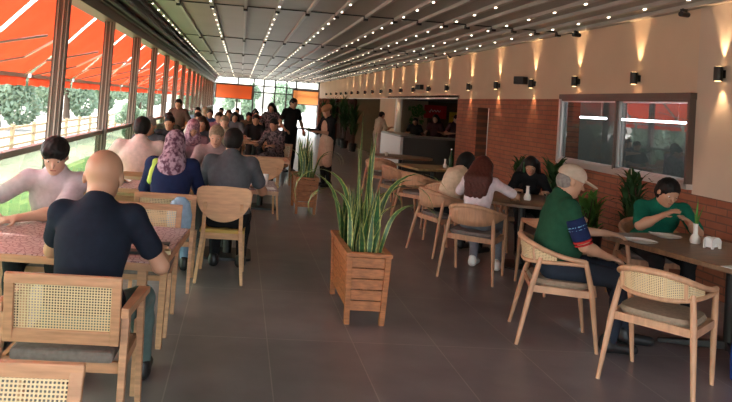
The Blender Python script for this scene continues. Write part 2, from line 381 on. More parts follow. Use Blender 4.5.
# ceiling rails with their lamps, cross joints
LEDX = [-1.36, -.5, .42, 1.27, 2.12, 2.86, 3.57, 4.23]; PLAINX = [-.97, -.03, .85, 1.69, 2.47, 3.18, 3.88, 4.55]
seams = [4.6, 9.6, 14.8, 19.9, 25, 30, 35, 40]
for i, x in enumerate(LEDX+PLAINX):
    b = MB(); led = i < len(LEDX)
    b.box((x, (YB+YE)/2, H-.02), (.055 if led else .04, YE-YB, .045))
    o = struct(b, 'trim_ceiling_rail', 'rail_light')
lamp_me = None
for x in LEDX:
    lt = thing('ceiling_lamp_strip', 'row of small warm white downlights along the ceiling rail, %s' % {-1.36: 'nearest the posts and gutter', -.5: 'second row from the left posts', .42: 'third row from the left posts', 1.27: 'fourth row from the left posts', 2.12: 'fourth row from the plaster wall', 2.86: 'third row from the plaster wall', 3.57: 'second row from the plaster wall', 4.23: 'nearest the plaster wall'}[x], 'ceiling lights', (x, 0, H-.045), 0, 'rows of ceiling downlights')
    y = .45
    while y < 41:
        if lamp_me is None:
            l = MB(); l.prism([(.012*cos(a), .027*sin(a)) for a in [2*pi*k/10 for k in range(10)]], -.006, .0); l0 = l.build('downlight', 'led', lt); lamp_me = l0.data
            l0.location = (0, y, 0)
        else:
            l0 = bpy.data.objects.new('downlight', lamp_me); COL.objects.link(l0); l0.parent = lt; l0.location = (0, y, 0)
        y += .72
for i, y in enumerate(seams):
    b = MB(); b.box(((XL+XR)/2, y, H-.006), (XR-XL, .035, .016)); 
    for x in LEDX+PLAINX: b.box((x, y, H-.045), (.06, .07, .055))
    struct(b, 'trim_ceiling_joint', 'dark_metal')
# end wall: glass with mullions and orange blinds
e = MB()
for x in (XL, -.25, .72, 1.35, 2.05, 2.75, 3.35, 4.75): e.box((x, YE, 1.47), (.09, .1, 2.95))
for z in (2.93, 2.5, 2.1, .05): e.box(((XL+XR)/2, YE, z), (XR-XL, .09, .07))
struct(e, 'window_2', 'gutter')
struct(MB().box(((XL+XR)/2, YE+.02, 1.47), (XR-XL, .015, 2.9)), 'wall_end_glass', 'clear_glass')
for x0, x1, z0, z1, lb in ((-1.6, .66, 1.62, 2.48, 'orange roller blind in the far glass wall, left of the middle'), (3.15, 4.98-.2, 1.55, 2.42, 'orange roller blind, paler with painted-in daylight, in the far glass wall beside the plaster wall')):
    t = thing('roller_blind', lb, 'blind', (0, YE-.12, 0))
    MB().box(((x0+x1)/2, 0, (z0+z1)/2), (x1-x0, .012, z1-z0)).build('blind_cloth', 'blind_orange' if x0 < 0 else 'blind_orange_lit', t)
    q = MB()
    q.box(((x0+x1)/2, 0, z1), (x1-x0+.1, .08, .08)); q.box(((x0+x1)/2, 0, z0), (x1-x0, .04, .04)); q.box((x0, 0, (z0+z1)/2), (.07, .06, z1-z0)); q.box((x1, 0, (z0+z1)/2), (.07, .06, z1-z0))
    q.build('blind_frame', 'frame_brown', t)

# ------------------------------------------------------------------ outdoors
g = MB(); g.box((-64, 40, -.5), (116, 240, .1)); g.box((17, 104, -.5), (46, 120, .1)); g.box((-3.9, -19, -.5), (4.2, 122, .1)); g.box((-3.9, 43, -.5), (4.2, 2, .1)); struct(g, 'ground', 'ground')
g = MB(); g.box((-3.1, 20, -.395), (2.4, 60, .06)); tag(g.build('lawn', 'grass'), 'strip of green grass outside below the glass railing', 'grass', kind='stuff')
fe = thing('fence', 'low pale wooden rail fence outside beyond the railing', 'fence', (-6.4, 0, -.45))
for k in range(20): MB().box((0, 8+2.0*k, .45), (.1, .1, .9)).build('post', 'fence_wood', fe)
q = MB()
for z in (.3, .55, .8): q.box((0, 27, z), (.04, 38, .07))
q.build('rail', 'fence_wood', fe)
def foliage(n, cr, size, seed, squash=.8, droop=0):
    r = np.random.RandomState(seed); mb = MB()
    cl = [(r.normal(0, cr*.42, 3)*np.array([1, 1, squash])) for _ in range(14)]
    for i in range(n):
        c = cl[r.randint(14)]; d = r.normal(0, 1, 3); d /= np.linalg.norm(d)
        p = c+d*cr*.38*r.uniform(.6, 1)**.5
        a = r.normal(0, 1, 3); a /= np.linalg.norm(a); b = np.cross(a, r.normal(0, 1, 3)); b /= np.linalg.norm(b)
        s = size*r.uniform(.6, 1.3)
        mb.add([p-a*s, p-b*s*.5, p+a*s, p+b*s*.5], [(0, 1, 2, 3)])
    return mb
tree0 = None
spots = []
for k in range(13): spots.append((-10.5-1.2*random.random()-(k % 3)*3.6, 17+4.6*k, random.uniform(.85, 1.05)))
for k in range(9): spots.append((-9+4.6*k, 62+(k % 2)*5, random.uniform(.62, .85)))
spots += [(-4.6, 30, .3), (-17, 84, 1.3)]
for i, (x, y, s) in enumerate(spots):
    lb = 'leafy green tree standing outside beyond the railing and glass' 
    if tree0 is None:
        tree0 = thing('tree', lb, 'tree', (x, y, -.45), 0, 'trees outside beyond the terrace')
        foliage(9500, 2.3, .17, 3, 1.0).build('foliage', 'leaf_tree', tree0).location = (0, 0, 3.4)
        t = MB(); t.tube([(0, 0, 0), (.05, .05, 1.4), (-.05, 0, 3.0)], [.22, .16, .10]); t.tube([(0, 0, 1.5), (.8, .2, 3.2)], [.1, .04]); t.tube([(0, 0, 1.6), (-.7, -.4, 3.1)], [.1, .04]); t.build('trunk', 'bark', tree0)
        tree0.scale = (s, s, s)
    else:
        c = copy_tree(tree0, None, (x, y, -.45), random.uniform(0, 6)); c.scale = (s, s, s)
# awnings, one per bay
AWX0, AWZ0, AWX1, AWZ1 = XL-.20, 2.60, XL-1.05, 1.74
aw0 = None
def awning(y):
    t = thing('awning', 'plain orange sun awning stretched outside, narrow gaps beside it', 'awning', (0, y, 0), 0, 'awnings along the left side')
    L = 2.27; n = 9
    def pt(yy, u, off=0): 
        x = AWX0+(AWX1-AWX0)*u; z = AWZ0+(AWZ1-AWZ0)*u+.0*u; return (x, yy, z+off)
    for name, segs, mt in (('canvas', ((.18, L+.045),), 'awning_orange'),):
        for a, b_ in segs:
            q = MB(); ys_ = [a+(b_-a)*j/24 for j in range(25)]; q.grid([[pt(yy, k/n, .016*sin(yy*9+k*.5)*sin(pi*k/n)) for yy in ys_] for k in range(n+1)]+[[(AWX1-.01+.012*sin(yy*14), yy, AWZ1-.13-.008*sin(yy*14)) for yy in ys_]]); o = q.build(name, mt, t)
            so_ = o.modifiers.new('s', 'SOLIDIFY'); so_.thickness = .003
    MB().bar((AWX1, .18, AWZ1), (AWX1, L+.045, AWZ1), .05, .05).build('front_bar', 'rail_light', t)
    for s in (0, 1):
        y0 = .28+s*(L-.36); ym = y0+(.55 if s == 0 else -.55)
        q = MB(); q.tube([(AWX0+.05, y0, 2.1), ((AWX0+AWX1)/2, ym, 1.92), (AWX1, y0, AWZ1)], .013, 8); q.build('arm', 'rail_light', t)
    return t
for i, y in enumerate(POSTY[:-1]):
    if aw0 is None: aw0 = awning(y)
    else: copy_tree(aw0, None, (0, y, 0), 0)

# ------------------------------------------------------------------ wall fittings
def up_spot(x, y, z, up, e):
    ld = bpy.data.lights.new('sconce_light', 'SPOT'); ld.energy = e; ld.color = (1, .66, .36); ld.spot_size = rad(46 if up else 60); ld.spot_blend = .8; ld.shadow_soft_size = .012
    lo = bpy.data.objects.new('sconce_light', ld); COL.objects.link(lo); lo.location = (x, y, z)
    lo.rotation_euler = (pi, 0, 0) if up else (0, 0, 0)
    return lo
YS = [4.95, 6.43, 7.9, 9.38, 10.85, 12.4, 13.95, 15.5, 17.05, 18.6, 20.1, 21.5, 23.0, 24.5, 26, 27.6, 29.2, 30.8, 32.4, 34, 36, 38]
sc0 = None
for i, y in enumerate(YS):
    lb = ['dark cylinder wall light above the edge of the picture', 'dark up-and-down wall light nearest, at the right edge of the picture', 'dark up-and-down wall light above the right half of the window',
          'dark up-and-down wall light above the left half of the window', 'first dark wall light left of the window, above the brick', 'second dark wall light left of the window', 'third dark wall light left of the window, above the doorway'][i] if i < 7 else 'small dark wall light in the row receding above the bar and panels'
    if sc0 is None:
        sc0 = thing('wall_lamp', lb, 'wall light', (XR, y, 2.23), 0, 'wall lights along the plaster wall')
        MB().lathe([(.034, -.072), (.042, -.072), (.042, .072), (.034, .072)], (-.07, 0, 0), 16).build('lamp_shade', 'dark_metal', sc0, smooth=True)
        MB().box((-.012, 0, 0), (.024, .06, .08)).build('bracket', 'dark_metal', sc0)
        for s in (-1, 1): MB().lathe([(.030, -.001), (.030, .001)], (-.07, 0, s*.0735), 12).build('lamp_lens', 'sconce_glow', sc0)
    else: sc0b = copy_tree(sc0, None, (XR, y, 2.23), 0, lb, 'wall lights receding above the bar and panels' if i >= 7 else None)
    if i > 0:
        up_spot(XR-.055, y, 2.312, True, 20); up_spot(XR-.06, y, 2.148, False, 8)
def speaker(y, z, lb, rot):
    t = thing('wall_speaker', lb, 'speaker', (XR, y, z))
    MB().box((-.10, 0, 0), (.13, .20, .13), rz=rot).build('speaker_cabinet', 'black', t, bevel=.01)
    MB().box((-.02, 0, 0), (.06, .03, .03)).build('bracket', 'dark_metal', t)
speaker(11.2, 2.29, 'small black loudspeaker on the plaster wall left of the window', .5)
speaker(17.8, 2.29, 'small black loudspeaker on the plaster wall over the bar', .5)
for x, y, lb in ((4.55, 9.05, 'small black security camera under the ceiling edge above the window'), (4.55, 6.75, 'small black security camera under the ceiling edge at the upper right')):
    t = thing('security_camera', lb, 'camera', (x, y, H-.05)); MB().box((0, 0, -.012), (.05, .05, .05)).build('mount', 'black', t)
    MB().tube([(-.06, -.04, -.05), (.06, .02, -.045)], .028, 10).build('camera_body', 'black', t, smooth=True)

# ------------------------------------------------------------------ furniture
def arc_pts(n=25, hw=.27, yf=.14, yb=-.27, p=2.6):
    pts = []
    for k in range(n):
        a = pi*k/(n-1); c, s = cos(a), sin(a)
        pts.append((hw*math.copysign(abs(c)**(2/p), c), yf+(yb-yf)*abs(s)**(2/p), s))
    return pts
def curved_chair(name, label, cane, wood='light_wood', fabric='beige_fabric', low=False):
    t = thing(name, label, 'chair')
    P = arc_pts(); ztop = lambda s: .645+(.105 if not low else .095)*s**1.5
    zb = lambda s: .62-.035*s**1.5
    q = MB(); q.tube([(x, y-.02*s, ztop(s)) for x, y, s in P], [.016+.006*s for x, y, s in P], 10, 1.0); q.build('top_rail', wood, t, smooth=True)
    if cane:
        q = MB(); q.tube([(x*.985, y+.005, zb(s)) for x, y, s in P], .015, 10); q.build('lower_rail', wood, t, smooth=True)
        PP = P[3:-3]; L = [0]
        for a, b in zip(PP, PP[1:]): L.append(L[-1]+math.hypot(a[0]-b[0], a[1]-b[1]))
        q = MB(); q.grid([[(x*.99, y-.02*s*v, zb(s)+(ztop(s)-zb(s))*v) for (x, y, s) in PP] for v in (0, .5, 1)], uvs=[[(l, (ztop(p[2])-zb(p[2]))*v) for l, p in zip(L, PP)] for v in (0, .5, 1)])
        q.build('cane_panel', 'cane_fine', t, smooth=True)
        q = MB()
        for k in (7, 17): x, y, s = P[k]; MB().bar((x*.99, y, zb(s)), (x*.99, y-.02*s, ztop(s)), .022, .014).build('upright', wood, t)
    else:
        q = MB(); PP = P
        outer = [[(x*1.0, y-.02*s*v-.004, zb(s)-.04*s+(ztop(s)-zb(s)+.04*s)*v) for (x, y, s) in PP] for v in (0, .33, .66, 1)]
        q.grid(outer); o = q.build('back_shell', wood, t, smooth=True); so_ = o.modifiers.new('s', 'SOLIDIFY'); so_.thickness = .016; so_.offset = 0
    for s in (-1, 1):
        q = MB(); q.tube([(s*.275, -.31, 0), (s*.238, -.22, .42), (s*.212, -.165, .63)], [.013, .021, .017], 10); q.build('leg', wood, t, smooth=True)
        q = MB(); q.tube([(s*.245, .245, 0), (s*.255, .19, .43), (s*.268, .135, .648)], [.013, .021, .017], 10); q.build('leg', wood, t, smooth=True)
    q = MB(); q.bar((-.245, .195, .41), (.245, .195, .41), .022, .05); q.bar((-.23, -.215, .41), (.23, -.215, .41), .022, .05)
    for s in (-1, 1): q.bar((s*.24, -.21, .41), (s*.25, .19, .41), .022, .05)
    q.build('seat_frame', wood, t)
    sup = lambda r, z: [(r*math.copysign(abs(cos(a))**.6, cos(a)), r*.93*math.copysign(abs(sin(a))**.6, sin(a)), z) for a in [2*pi*k/28 for k in range(28)]]
    q = MB(); q.grid([sup(.01, .425), sup(.225, .428), sup(.238, .45), sup(.225, .474), sup(.13, .482), sup(.005, .483)], closed=True); q.build('seat', fabric, t, smooth=True)
    return t
def cane_chair(name, label, arms=True, wood='oak', fabric='grey_fabric'):
    t = thing(name, label, 'chair'); W = .255
    R = lambda z: -.235-(z-.5)*.16
    q = MB()
    for s in (-1, 1): q.bar((s*(W-.022), R(.52), .50), (s*(W-.022), R(.81), .81), .042, .026)
    q.bar((-W, R(.79), .79), (W, R(.79), .79), .026, .045); q.bar((-W+.03, R(.53), .53), (W-.03, R(.53), .53), .026, .06)
    q.build('back_frame', wood, t, bevel=.004)
    q = MB(); q.grid([[(x, R(z)+.002, z) for x in (-W+.04, W-.04)] for z in (.55, .775)], uvs=[[(x, z) for x in (0, 2*W-.08)] for z in (0, .225)]); q.build('cane_panel', 'cane', t)
    for s in (-1, 1):
        if arms:
            q = MB(); q.bar((s*(W+.02), R(.64)-.02, .655), (s*(W+.035), .18, .64), .035, .045, .06, .03); q.build('armrest', wood, t, bevel=.004)
            q = MB(); q.bar((s*(W+.04), .23, 0), (s*(W+.03), .12, .64), .03, .03, .035, .05); q.build('leg', wood, t, bevel=.003)
            q = MB(); q.bar((s*(W+.035), -.30, 0), (s*(W+.015), -.20, .64), .03, .03, .035, .05); q.build('leg', wood, t, bevel=.003)
        else:
            q = MB(); q.bar((s*(W-.02), .22, 0), (s*(W-.02), .2, .43), .028, .028, .036, .036); q.build('leg', wood, t, bevel=.003)
            q = MB(); q.bar((s*(W-.02), -.29, 0), (s*(W-.02), R(.52), .52), .028, .028, .036, .036); q.build('leg', wood, t, bevel=.003)
    q = MB(); wd = W+.02 if arms else W-.03
    q.bar((-wd, .17, .39), (wd, .17, .39), .022, .05); q.bar((-wd, -.2, .39), (wd, -.2, .39), .022, .05)
    for s in (-1, 1): q.bar((s*(wd-.01), -.2, .39), (s*(wd-.01), .17, .39), .022, .05)
    q.build('seat_frame', wood, t)
    q = MB(); q.box((0, 0, .437), (2*W-.05, .46, .055)); q.build('seat', fabric, t, bevel=.018)
    return t
def bistro_chair(name, label, wood='honey_wood', fabric='yellow_fabric'):
    t = thing(name, label, 'chair')
    poly = [(.245*cos(pi+pi*k/32), .235*sin(pi+pi*k/32)) for k in range(33)]+[(.24, .045), (.20, .072), (0, .08), (-.20, .072), (-.24, .045)]
    m4 = Matrix.Translation((0, -.235, .775)) @ Matrix.Rotation(rad(90-8), 4, 'X')
    q = MB(); q.prism(poly, -.008, .008, m4); q.build('backrest', wood, t, bevel=.003)
    for s in (-1, 1):
        q = MB(); q.bar((s*.205, -.27, 0), (s*.165, -.222, .44), .026, .03, .036, .036); q.bar((s*.165, -.222, .44), (s*.16, -.262, .71), .036, .03, .03, .018); q.build('leg', wood, t, bevel=.003)
        q = MB(); q.bar((s*.20, .24, 0), (s*.175, .19, .44), .026, .026, .036, .036); q.build('leg', wood, t, bevel=.003)
    q = MB(); q.box((0, -.005, .41), (.38, .42, .055)); q.build('seat_frame', wood, t, bevel=.003)
    q = MB(); q.box((0, -.005, .452), (.40, .43, .035)); q.build('seat', fabric, t, bevel=.012)
    return t
USED = set()
def place(proto, x, y, deg, label, group=None):
    if proto.name not in USED:
        USED.add(proto.name); proto.location = (x, y, 0); proto.rotation_euler = (0, 0, rad(deg)); proto['label'] = label
        if group: proto['group'] = group
        return proto
    c = copy_tree(proto, None, (x, y, 0), rad(deg), label)
    if group: c['group'] = group
    elif 'group' in c: del c['group']
    return c
def rrect(w, d, r, n=6):
    pts = []
    for cx, cy, a0 in ((w/2-r, d/2-r, 0), (-w/2+r, d/2-r, pi/2), (-w/2+r, -d/2+r, pi), (w/2-r, -d/2+r, 3*pi/2)):
        for k in range(n+1): a = a0+pi/2*k/n; pts.append((cx+r*cos(a), cy+r*sin(a)))
    return pts
def rect_table(label, x, y, deg, w, d, top='mosaic_top', wood='oak', r=.01, ped=False, z=.75, th=.035, group=None, name='dining_table'):
    t = thing(name, label, 'table', (x, y, 0), rad(deg), group)
    q = MB(); q.prism(rrect(w, d, r), z-.008 if top == 'mosaic_top' else z-th, z); q.build('tabletop', top, t, bevel=.003)
    if top == 'mosaic_top':
        q = MB(); q.prism(rrect(w+.02, d+.02, .015), z-th-.01, z-.006); q.build('table_edge', wood, t, bevel=.003)
    if ped:
        q = MB(); q.tube([(0, 0, .03), (0, 0, z-th)], .045, 14); q.build('pedestal', 'black', t, smooth=True)
        q = MB(); q.prism(rrect(.5, .5, .06), 0, .025); q.build('base', 'black', t)
        q = MB(); q.box((0, 0, z-th-.012), (.4, .4, .02)); q.build('bracket', 'black', t)
    else:
        for sx in (-1, 1):
            for sy in (-1, 1):
                q = MB(); q.box((sx*(w/2-.12), sy*(d/2-.14), (z-th)/2), (.05, .05, z-th), taper=.7); q.build('leg', wood, t)
    return t
def round_table(label, x, y, rr, top='walnut', z=.75, group=None, sx=1.0):
    t = thing('round_table', label, 'table', (x, y, 0), 0, group)
    MB().lathe([(rr-.02, z-.035), (rr, z-.03), (rr, z-.004), (rr-.006, z)], n=40, sx=sx).build('tabletop', top, t, smooth=True)
    MB().lathe([(.05, .03), (.035, .1), (.035, z-.036)], n=16).build('pedestal', 'black', t, smooth=True)
    MB().lathe([(.26, 0), (.26, .015), (.06, .035)], n=24).build('base', 'black', t, smooth=True)
    return t

# ------------------------------------------------------------------ bodies: smooth union of tapered limbs, meshed
def smin(a, b, k):
    h = np.maximum(k-np.abs(a-b), 0)/k
    return np.minimum(a, b)-h*h*k*.25
def V3(*a): return np.array(a, float)
def cap_(a, b, ra, rb, k=.02): return ('cap', np.array(a, float), np.array(b, float), ra, rb, k)
def ell_(c, r, R=None, k=.02): return ('ell', np.array(c, float), np.array(r, float), np.eye(3) if R is None else R, k)
def prim_eval(p, X, Y, Z):
    if p[0] == 'cap':
        _, a, b, ra, rb, k = p; d = b-a; L = d @ d+1e-12
        h = np.clip(((X-a[0])*d[0]+(Y-a[1])*d[1]+(Z-a[2])*d[2])/L, 0, 1)
        return np.sqrt((X-a[0]-d[0]*h)**2+(Y-a[1]-d[1]*h)**2+(Z-a[2]-d[2]*h)**2)-(ra+(rb-ra)*h)
    _, c, r, R, k = p
    x, y, z = X-c[0], Y-c[1], Z-c[2]
    u = (R[0, 0]*x+R[1, 0]*y+R[2, 0]*z)/r[0]; v = (R[0, 1]*x+R[1, 1]*y+R[2, 1]*z)/r[1]; w_ = (R[0, 2]*x+R[1, 2]*y+R[2, 2]*z)/r[2]
    k0 = np.sqrt(u*u+v*v+w_*w_); k1 = np.sqrt((u/r[0])**2+(v/r[1])**2+(w_/r[2])**2)+1e-9
    return k0*(k0-1)/k1
def prim_box(p, m):
    if p[0] == 'cap': r = max(p[3], p[4])+m; return np.minimum(p[1], p[2])-r, np.maximum(p[1], p[2])+r
    e = np.sqrt((p[3]**2) @ (p[2]**2))+m; return p[1]-e, p[1]+e
def sdf_mesh(prims, cell, subs=(), cuts=(), rough=0):
    if not prims: return None
    lo = np.min([prim_box(p, .0)[0] for p in prims], 0)-2.5*cell; hi = np.max([prim_box(p, .0)[1] for p in prims], 0)+2.5*cell
    n = np.ceil((hi-lo)/cell).astype(int)+1
    F = np.full(n, .5, np.float32); axs = [lo[i]+cell*np.arange(n[i]) for i in range(3)]
    def sub(p, m):
        a, b = prim_box(p, m); i0 = np.clip(np.floor((a-lo)/cell).astype(int), 0, n-1); i1 = np.clip(np.ceil((b-lo)/cell).astype(int)+1, 1, n)
        s = tuple(slice(i0[i], i1[i]) for i in range(3)); return s, np.ix_(axs[0][s[0]], axs[1][s[1]], axs[2][s[2]])
    for p in prims:
        s, (X, Y, Z) = sub(p, p[-1]+2*cell+.01)
        F[s] = smin(F[s], prim_eval(p, X, Y, Z), p[-1])
    if rough:
        X, Y, Z = np.ix_(*axs); F = F+rough*(np.sin(X*150+2*np.sin(Z*60))*np.sin(Y*140+1.5*np.sin(Z*45))+.5*np.sin(X*290+Z*90)*np.sin(Y*310)).astype(np.float32)
    for p in subs:
        s, (X, Y, Z) = sub(p, .03); F[s] = np.maximum(F[s], -prim_eval(p, X, Y, Z))
    if cuts:
        X, Y, Z = np.ix_(*axs)
        for c, nrm in cuts: F = np.maximum(F, (X-c[0])*nrm[0]+(Y-c[1])*nrm[1]+(Z-c[2])*nrm[2])   # keeps the side against nrm
    F[0] = F[-1] = .5; F[:, 0] = F[:, -1] = .5; F[:, :, 0] = F[:, :, -1] = .5
    S = F < 0; A = np.zeros(n-1, int); offs = [(i, j, k) for i in (0, 1) for j in (0, 1) for k in (0, 1)]
    for i, j, k in offs: A += S[i:n[0]-1+i, j:n[1]-1+j, k:n[2]-1+k]
    act = np.argwhere((A > 0) & (A < 8))
    if len(act) == 0: return None
    val = {o: F[act[:, 0]+o[0], act[:, 1]+o[1], act[:, 2]+o[2]] for o in offs}
    acc = np.zeros((len(act), 3)); cnt = np.zeros(len(act))
    for a in offs:
        for ax_ in range(3):
            if a[ax_] == 0:
                b = list(a); b[ax_] = 1; b = tuple(b); va, vb = val[a], val[b]; m = (va < 0) != (vb < 0)
                t = np.where(m, va/(va-vb+1e-12*(va == vb)), 0); P = np.tile(np.array(a, float), (len(act), 1)); P[:, ax_] = t
                acc += P*m[:, None]; cnt += m
    V = lo+cell*(act+acc/cnt[:, None])
    idx = np.full(n-1, -1, int); idx[act[:, 0], act[:, 1], act[:, 2]] = np.arange(len(act)); faces = []
    for ax_ in range(3):
        s0 = [slice(None)]*3; s1 = [slice(None)]*3; s0[ax_] = slice(0, -1); s1[ax_] = slice(1, None)
        a, b = S[tuple(s0)], S[tuple(s1)]
        for sign, mk in ((1, a & ~b), (-1, ~a & b)):
            e = np.argwhere(mk); u, v = (ax_+1) % 3, (ax_+2) % 3
            def c(du, dv):
                q = e.copy(); q[:, u] -= du; q[:, v] -= dv; return idx[q[:, 0], q[:, 1], q[:, 2]]
            qd = np.stack([c(1, 1), c(0, 1), c(0, 0), c(1, 0)], 1)
            if sign < 0: qd = qd[:, ::-1]
            faces.append(qd)
    Fc = np.concatenate(faces); Fc = Fc[(Fc >= 0).all(1)]
    return V, Fc
def link_mesh(name, vf, m, parent, label=None):
    if vf is None: return None
    V, Fc = vf; me = bpy.data.meshes.new(name)
    me.vertices.add(len(V)); me.vertices.foreach_set('co', V.astype(np.float32).ravel())
    me.loops.add(4*len(Fc)); me.loops.foreach_set('vertex_index', Fc.astype(np.int32).ravel())
    me.polygons.add(len(Fc)); me.polygons.foreach_set('loop_start', (4*np.arange(len(Fc))).astype(np.int32))
    me.update(calc_edges=True); me.polygons.foreach_set('use_smooth', np.ones(len(Fc), bool)); me.materials.append(M[m] if isinstance(m, str) else m)
    o = bpy.data.objects.new(name, me); COL.objects.link(o); o.parent = parent
    if label: o['label'] = label
    return o
SK = dict(fair=(.62, .36, .26), mid=(.49, .265, .17), tan=(.40, .20, .12), deep=(.22, .105, .06))
for k_, c_ in SK.items():
    m_ = mat('skin_'+k_, c_, .5); m_.node_tree.nodes['Principled BSDF'].inputs['Subsurface Weight'].default_value = .0
HC = dict(black=(.010, .008, .008), brown=(.045, .022, .012), redbrown=(.075, .02, .014), grey=(.22, .20, .19), blond=(.28, .205, .14))
for k_, c_ in HC.items(): mat('hair_'+k_, c_, .55, noise=.3, nscale=50, spec=.22)
mat('eye_white', (.75, .72, .70), .3); mat('eye_dark', (.02, .012, .01), .2); mat('lip', (.42, .14, .12), .5)
def cloth(name, c, rough=.9): return mat('cloth_'+name, c, rough, noise=.12, nscale=25, sheen=.2)
def rotm(yaw, pitch, roll=0):     # yaw + = towards own left, pitch + = down
    a, b, c = rad(yaw), rad(-pitch), rad(roll)
    Rz = np.array([[cos(a), -sin(a), 0], [sin(a), cos(a), 0], [0, 0, 1]]); Rx = np.array([[1, 0, 0], [0, cos(b), -sin(b)], [0, sin(b), cos(b)]])
    Ry = np.array([[cos(c), 0, sin(c)], [0, 1, 0], [-sin(c), 0, cos(c)]])
    return Rz @ Rx @ Ry
def hand_prims(Wr, dirn, palm_n, side, curl=.5, s=1.0, fr=.0085, spread=.3):
    d = dirn/np.linalg.norm(dirn); nrm = palm_n-d*(palm_n @ d); nrm /= np.linalg.norm(nrm); lat = np.cross(d, nrm)*side   # lat towards thumb
    out = [cap_(Wr, Wr+d*.03*s, .024*s, .022*s, .015)]
    for u in (-.028, -.010, .010, .028): out.append(cap_(Wr+d*.02*s+lat*u*.6*s, Wr+d*.085*s+lat*u*s, .016*s, .012*s, .012))
    for u, L in ((.030, .068), (.010, .078), (-.010, .072), (-.029, .056)):
        b = Wr+d*.088*s+lat*u*s; dd = d+lat*u*spread*6; dd /= np.linalg.norm(dd)
        ang = curl; p1 = b+(dd*cos(ang*.6)+nrm*sin(ang*.6))*L*.55*s; p2 = p1+(dd*cos(ang*1.5)+nrm*sin(ang*1.5))*L*.5*s
        out += [cap_(b-dd*.01, p1, fr*s*1.05, fr*s, .004), cap_(p1, p2, fr*s, fr*s*.85, .004)]
    tb = Wr+d*.025*s+lat*.024*s; t1 = tb+(d*.6+lat*.75+nrm*.2)*.045*s; t2 = t1+(d*.9+lat*.25+nrm*.3)*.035*s
    out += [cap_(tb, t1, .014*s, .011*s, .008), cap_(t1, t2, .0105*s, .009*s, .004)]
    return out
def person(label, x, y, deg, top, bottom, skin='mid', hair='short', hcol='black', pose='sit', lean=8, head=(0, 12, 0), hands=None, hint=None,
           sleeve=.55, w=1.0, s=1.0, lod=0, group=None, shoes='black', knees=None, ankles=None, face=True, belly=0, extra=None, seat=.49, curl=.5, turn=0, z=0, collar=None, pelvis_y=-.05, palms=None, hs=1.0, name='person'):
    """pose in own space: faces +Y, own right is +X"""
    cell = (.0095, .015, .022)[lod]; infl = (.011, .014, .019)[lod]
    t = thing(name, label, 'person', (x, y, z), rad(deg), group)
    L = rad(lean); dr = lambda a: V3(0, sin(a), cos(a))
    P = V3(0, pelvis_y if pose == 'sit' else 0, seat+.085 if pose == 'sit' else .93*s)
    Wm = P+.16*s*dr(L*.7); C = P+.31*s*dr(L); N = P+s*(.31*dr(L)+.20*dr(L*1.25))
    T = rotm(turn, 0); rx = T @ V3(1, 0, 0)
    sh = {q: N-V3(0, 0, .068*s)+rx*q*.158*w*s for q in (-1, 1)}
    Rh = rotm(head[0], head[1]+lean*.3, head[2]); Hc = N+V3(0, .015, .012)+(dr(L*1.3)*.05+Rh @ V3(0, .015, .052))*s
    if pose == 'sit':
        kn = knees or ((-.13, .43, .50), (.13, .43, .50)); an = ankles or ((-.13, .42, .09), (.13, .42, .09))
    else:
        kn = knees or ((-.09, .03, .50*s), (.09, .03, .50*s)); an = ankles or ((-.10, 0, .09), (.10, 0, .09))
    kn = [V3(*k) for k in kn]; an = [V3(*k) for k in an]
    hip = [P+V3(q*.09*w, .0, -.02) for q in (-1, 1)]
    hands = hands or ((-.17, .42, .79), (.17, .42, .79)); hands = [V3(*h) for h in hands]
    hint = hint or ((-.6, -.3, -1), (.6, -.3, -1))
    torso = [ell_(P+V3(0, 0, .02), (.165*w*s, .12*s, .115*s), k=.05), ell_(Wm, (.135*w*s, .10*s+belly*.4, .15*s), k=.06), ell_(C, (.158*w*s, .112*s, .17*s), T, k=.06),
             cap_(sh[-1], sh[1], .053*s, .053*s, .06), cap_(N-V3(0, .02, .05), N-V3(0, .012, .0), .075*s, .06*s, .05)]
    if belly: torso.append(ell_(Wm+V3(0, .06, -.03), (.14*w, .10+belly, .13), k=.06))
    if extra == 'female': torso += [ell_(C+V3(q*.065, .085, -.0), (.06, .055, .06), k=.04) for q in (-1, 1)]
    elbows, wr, arms = {}, {}, []
    for i, q in enumerate((-1, 1)):
        S_, Hn = sh[q], hands[i]; a, b = .29*s, .255*s; v = Hn-S_; d = np.linalg.norm(v)
        if d > (a+b)*.985: v = v*(a+b)*.985/d; d = (a+b)*.985; Hn = S_+v
        ca = (a*a+d*d-b*b)/(2*a*d); u = v/d; h = V3(*hint[i]); h = h-u*(h @ u); h /= np.linalg.norm(h)
        E_ = S_+u*a*ca+h*a*math.sqrt(max(0, 1-ca*ca)); elbows[q] = E_; wr[q] = Hn
        arms += [cap_(S_, E_, .047*s*w, .037*s*w, .03), cap_(E_, E_+(Hn-E_)*.35, .038*s*w, .038*s*w, .02), cap_(E_+(Hn-E_)*.3, Hn, .037*s*w, .024*s, .02)]
    legs = []
    for i in (0, 1): legs += [cap_(hip[i], kn[i], .082*w*s, .056*s, .03), cap_(kn[i], kn[i]+(an[i]-kn[i])*.35, .054*s, .052*s, .03), cap_(kn[i]+(an[i]-kn[i])*.3, an[i], .052*s, .033*s, .02)]
    bs = s; s = s*hs; hp = lambda v: Hc+Rh @ (np.array(v, float)*s)
    hd = [ell_(hp((0, -.008, .035)), V3(.078, .095, .086)*s, Rh, .02), ell_(hp((0, .018, -.035)), V3(.061, .068, .076)*s, Rh, .03), cap_(N-V3(0, .015, .03), hp((0, -.02, -.04)), .054*s*(w*.5+.5), .052*s, .025)]
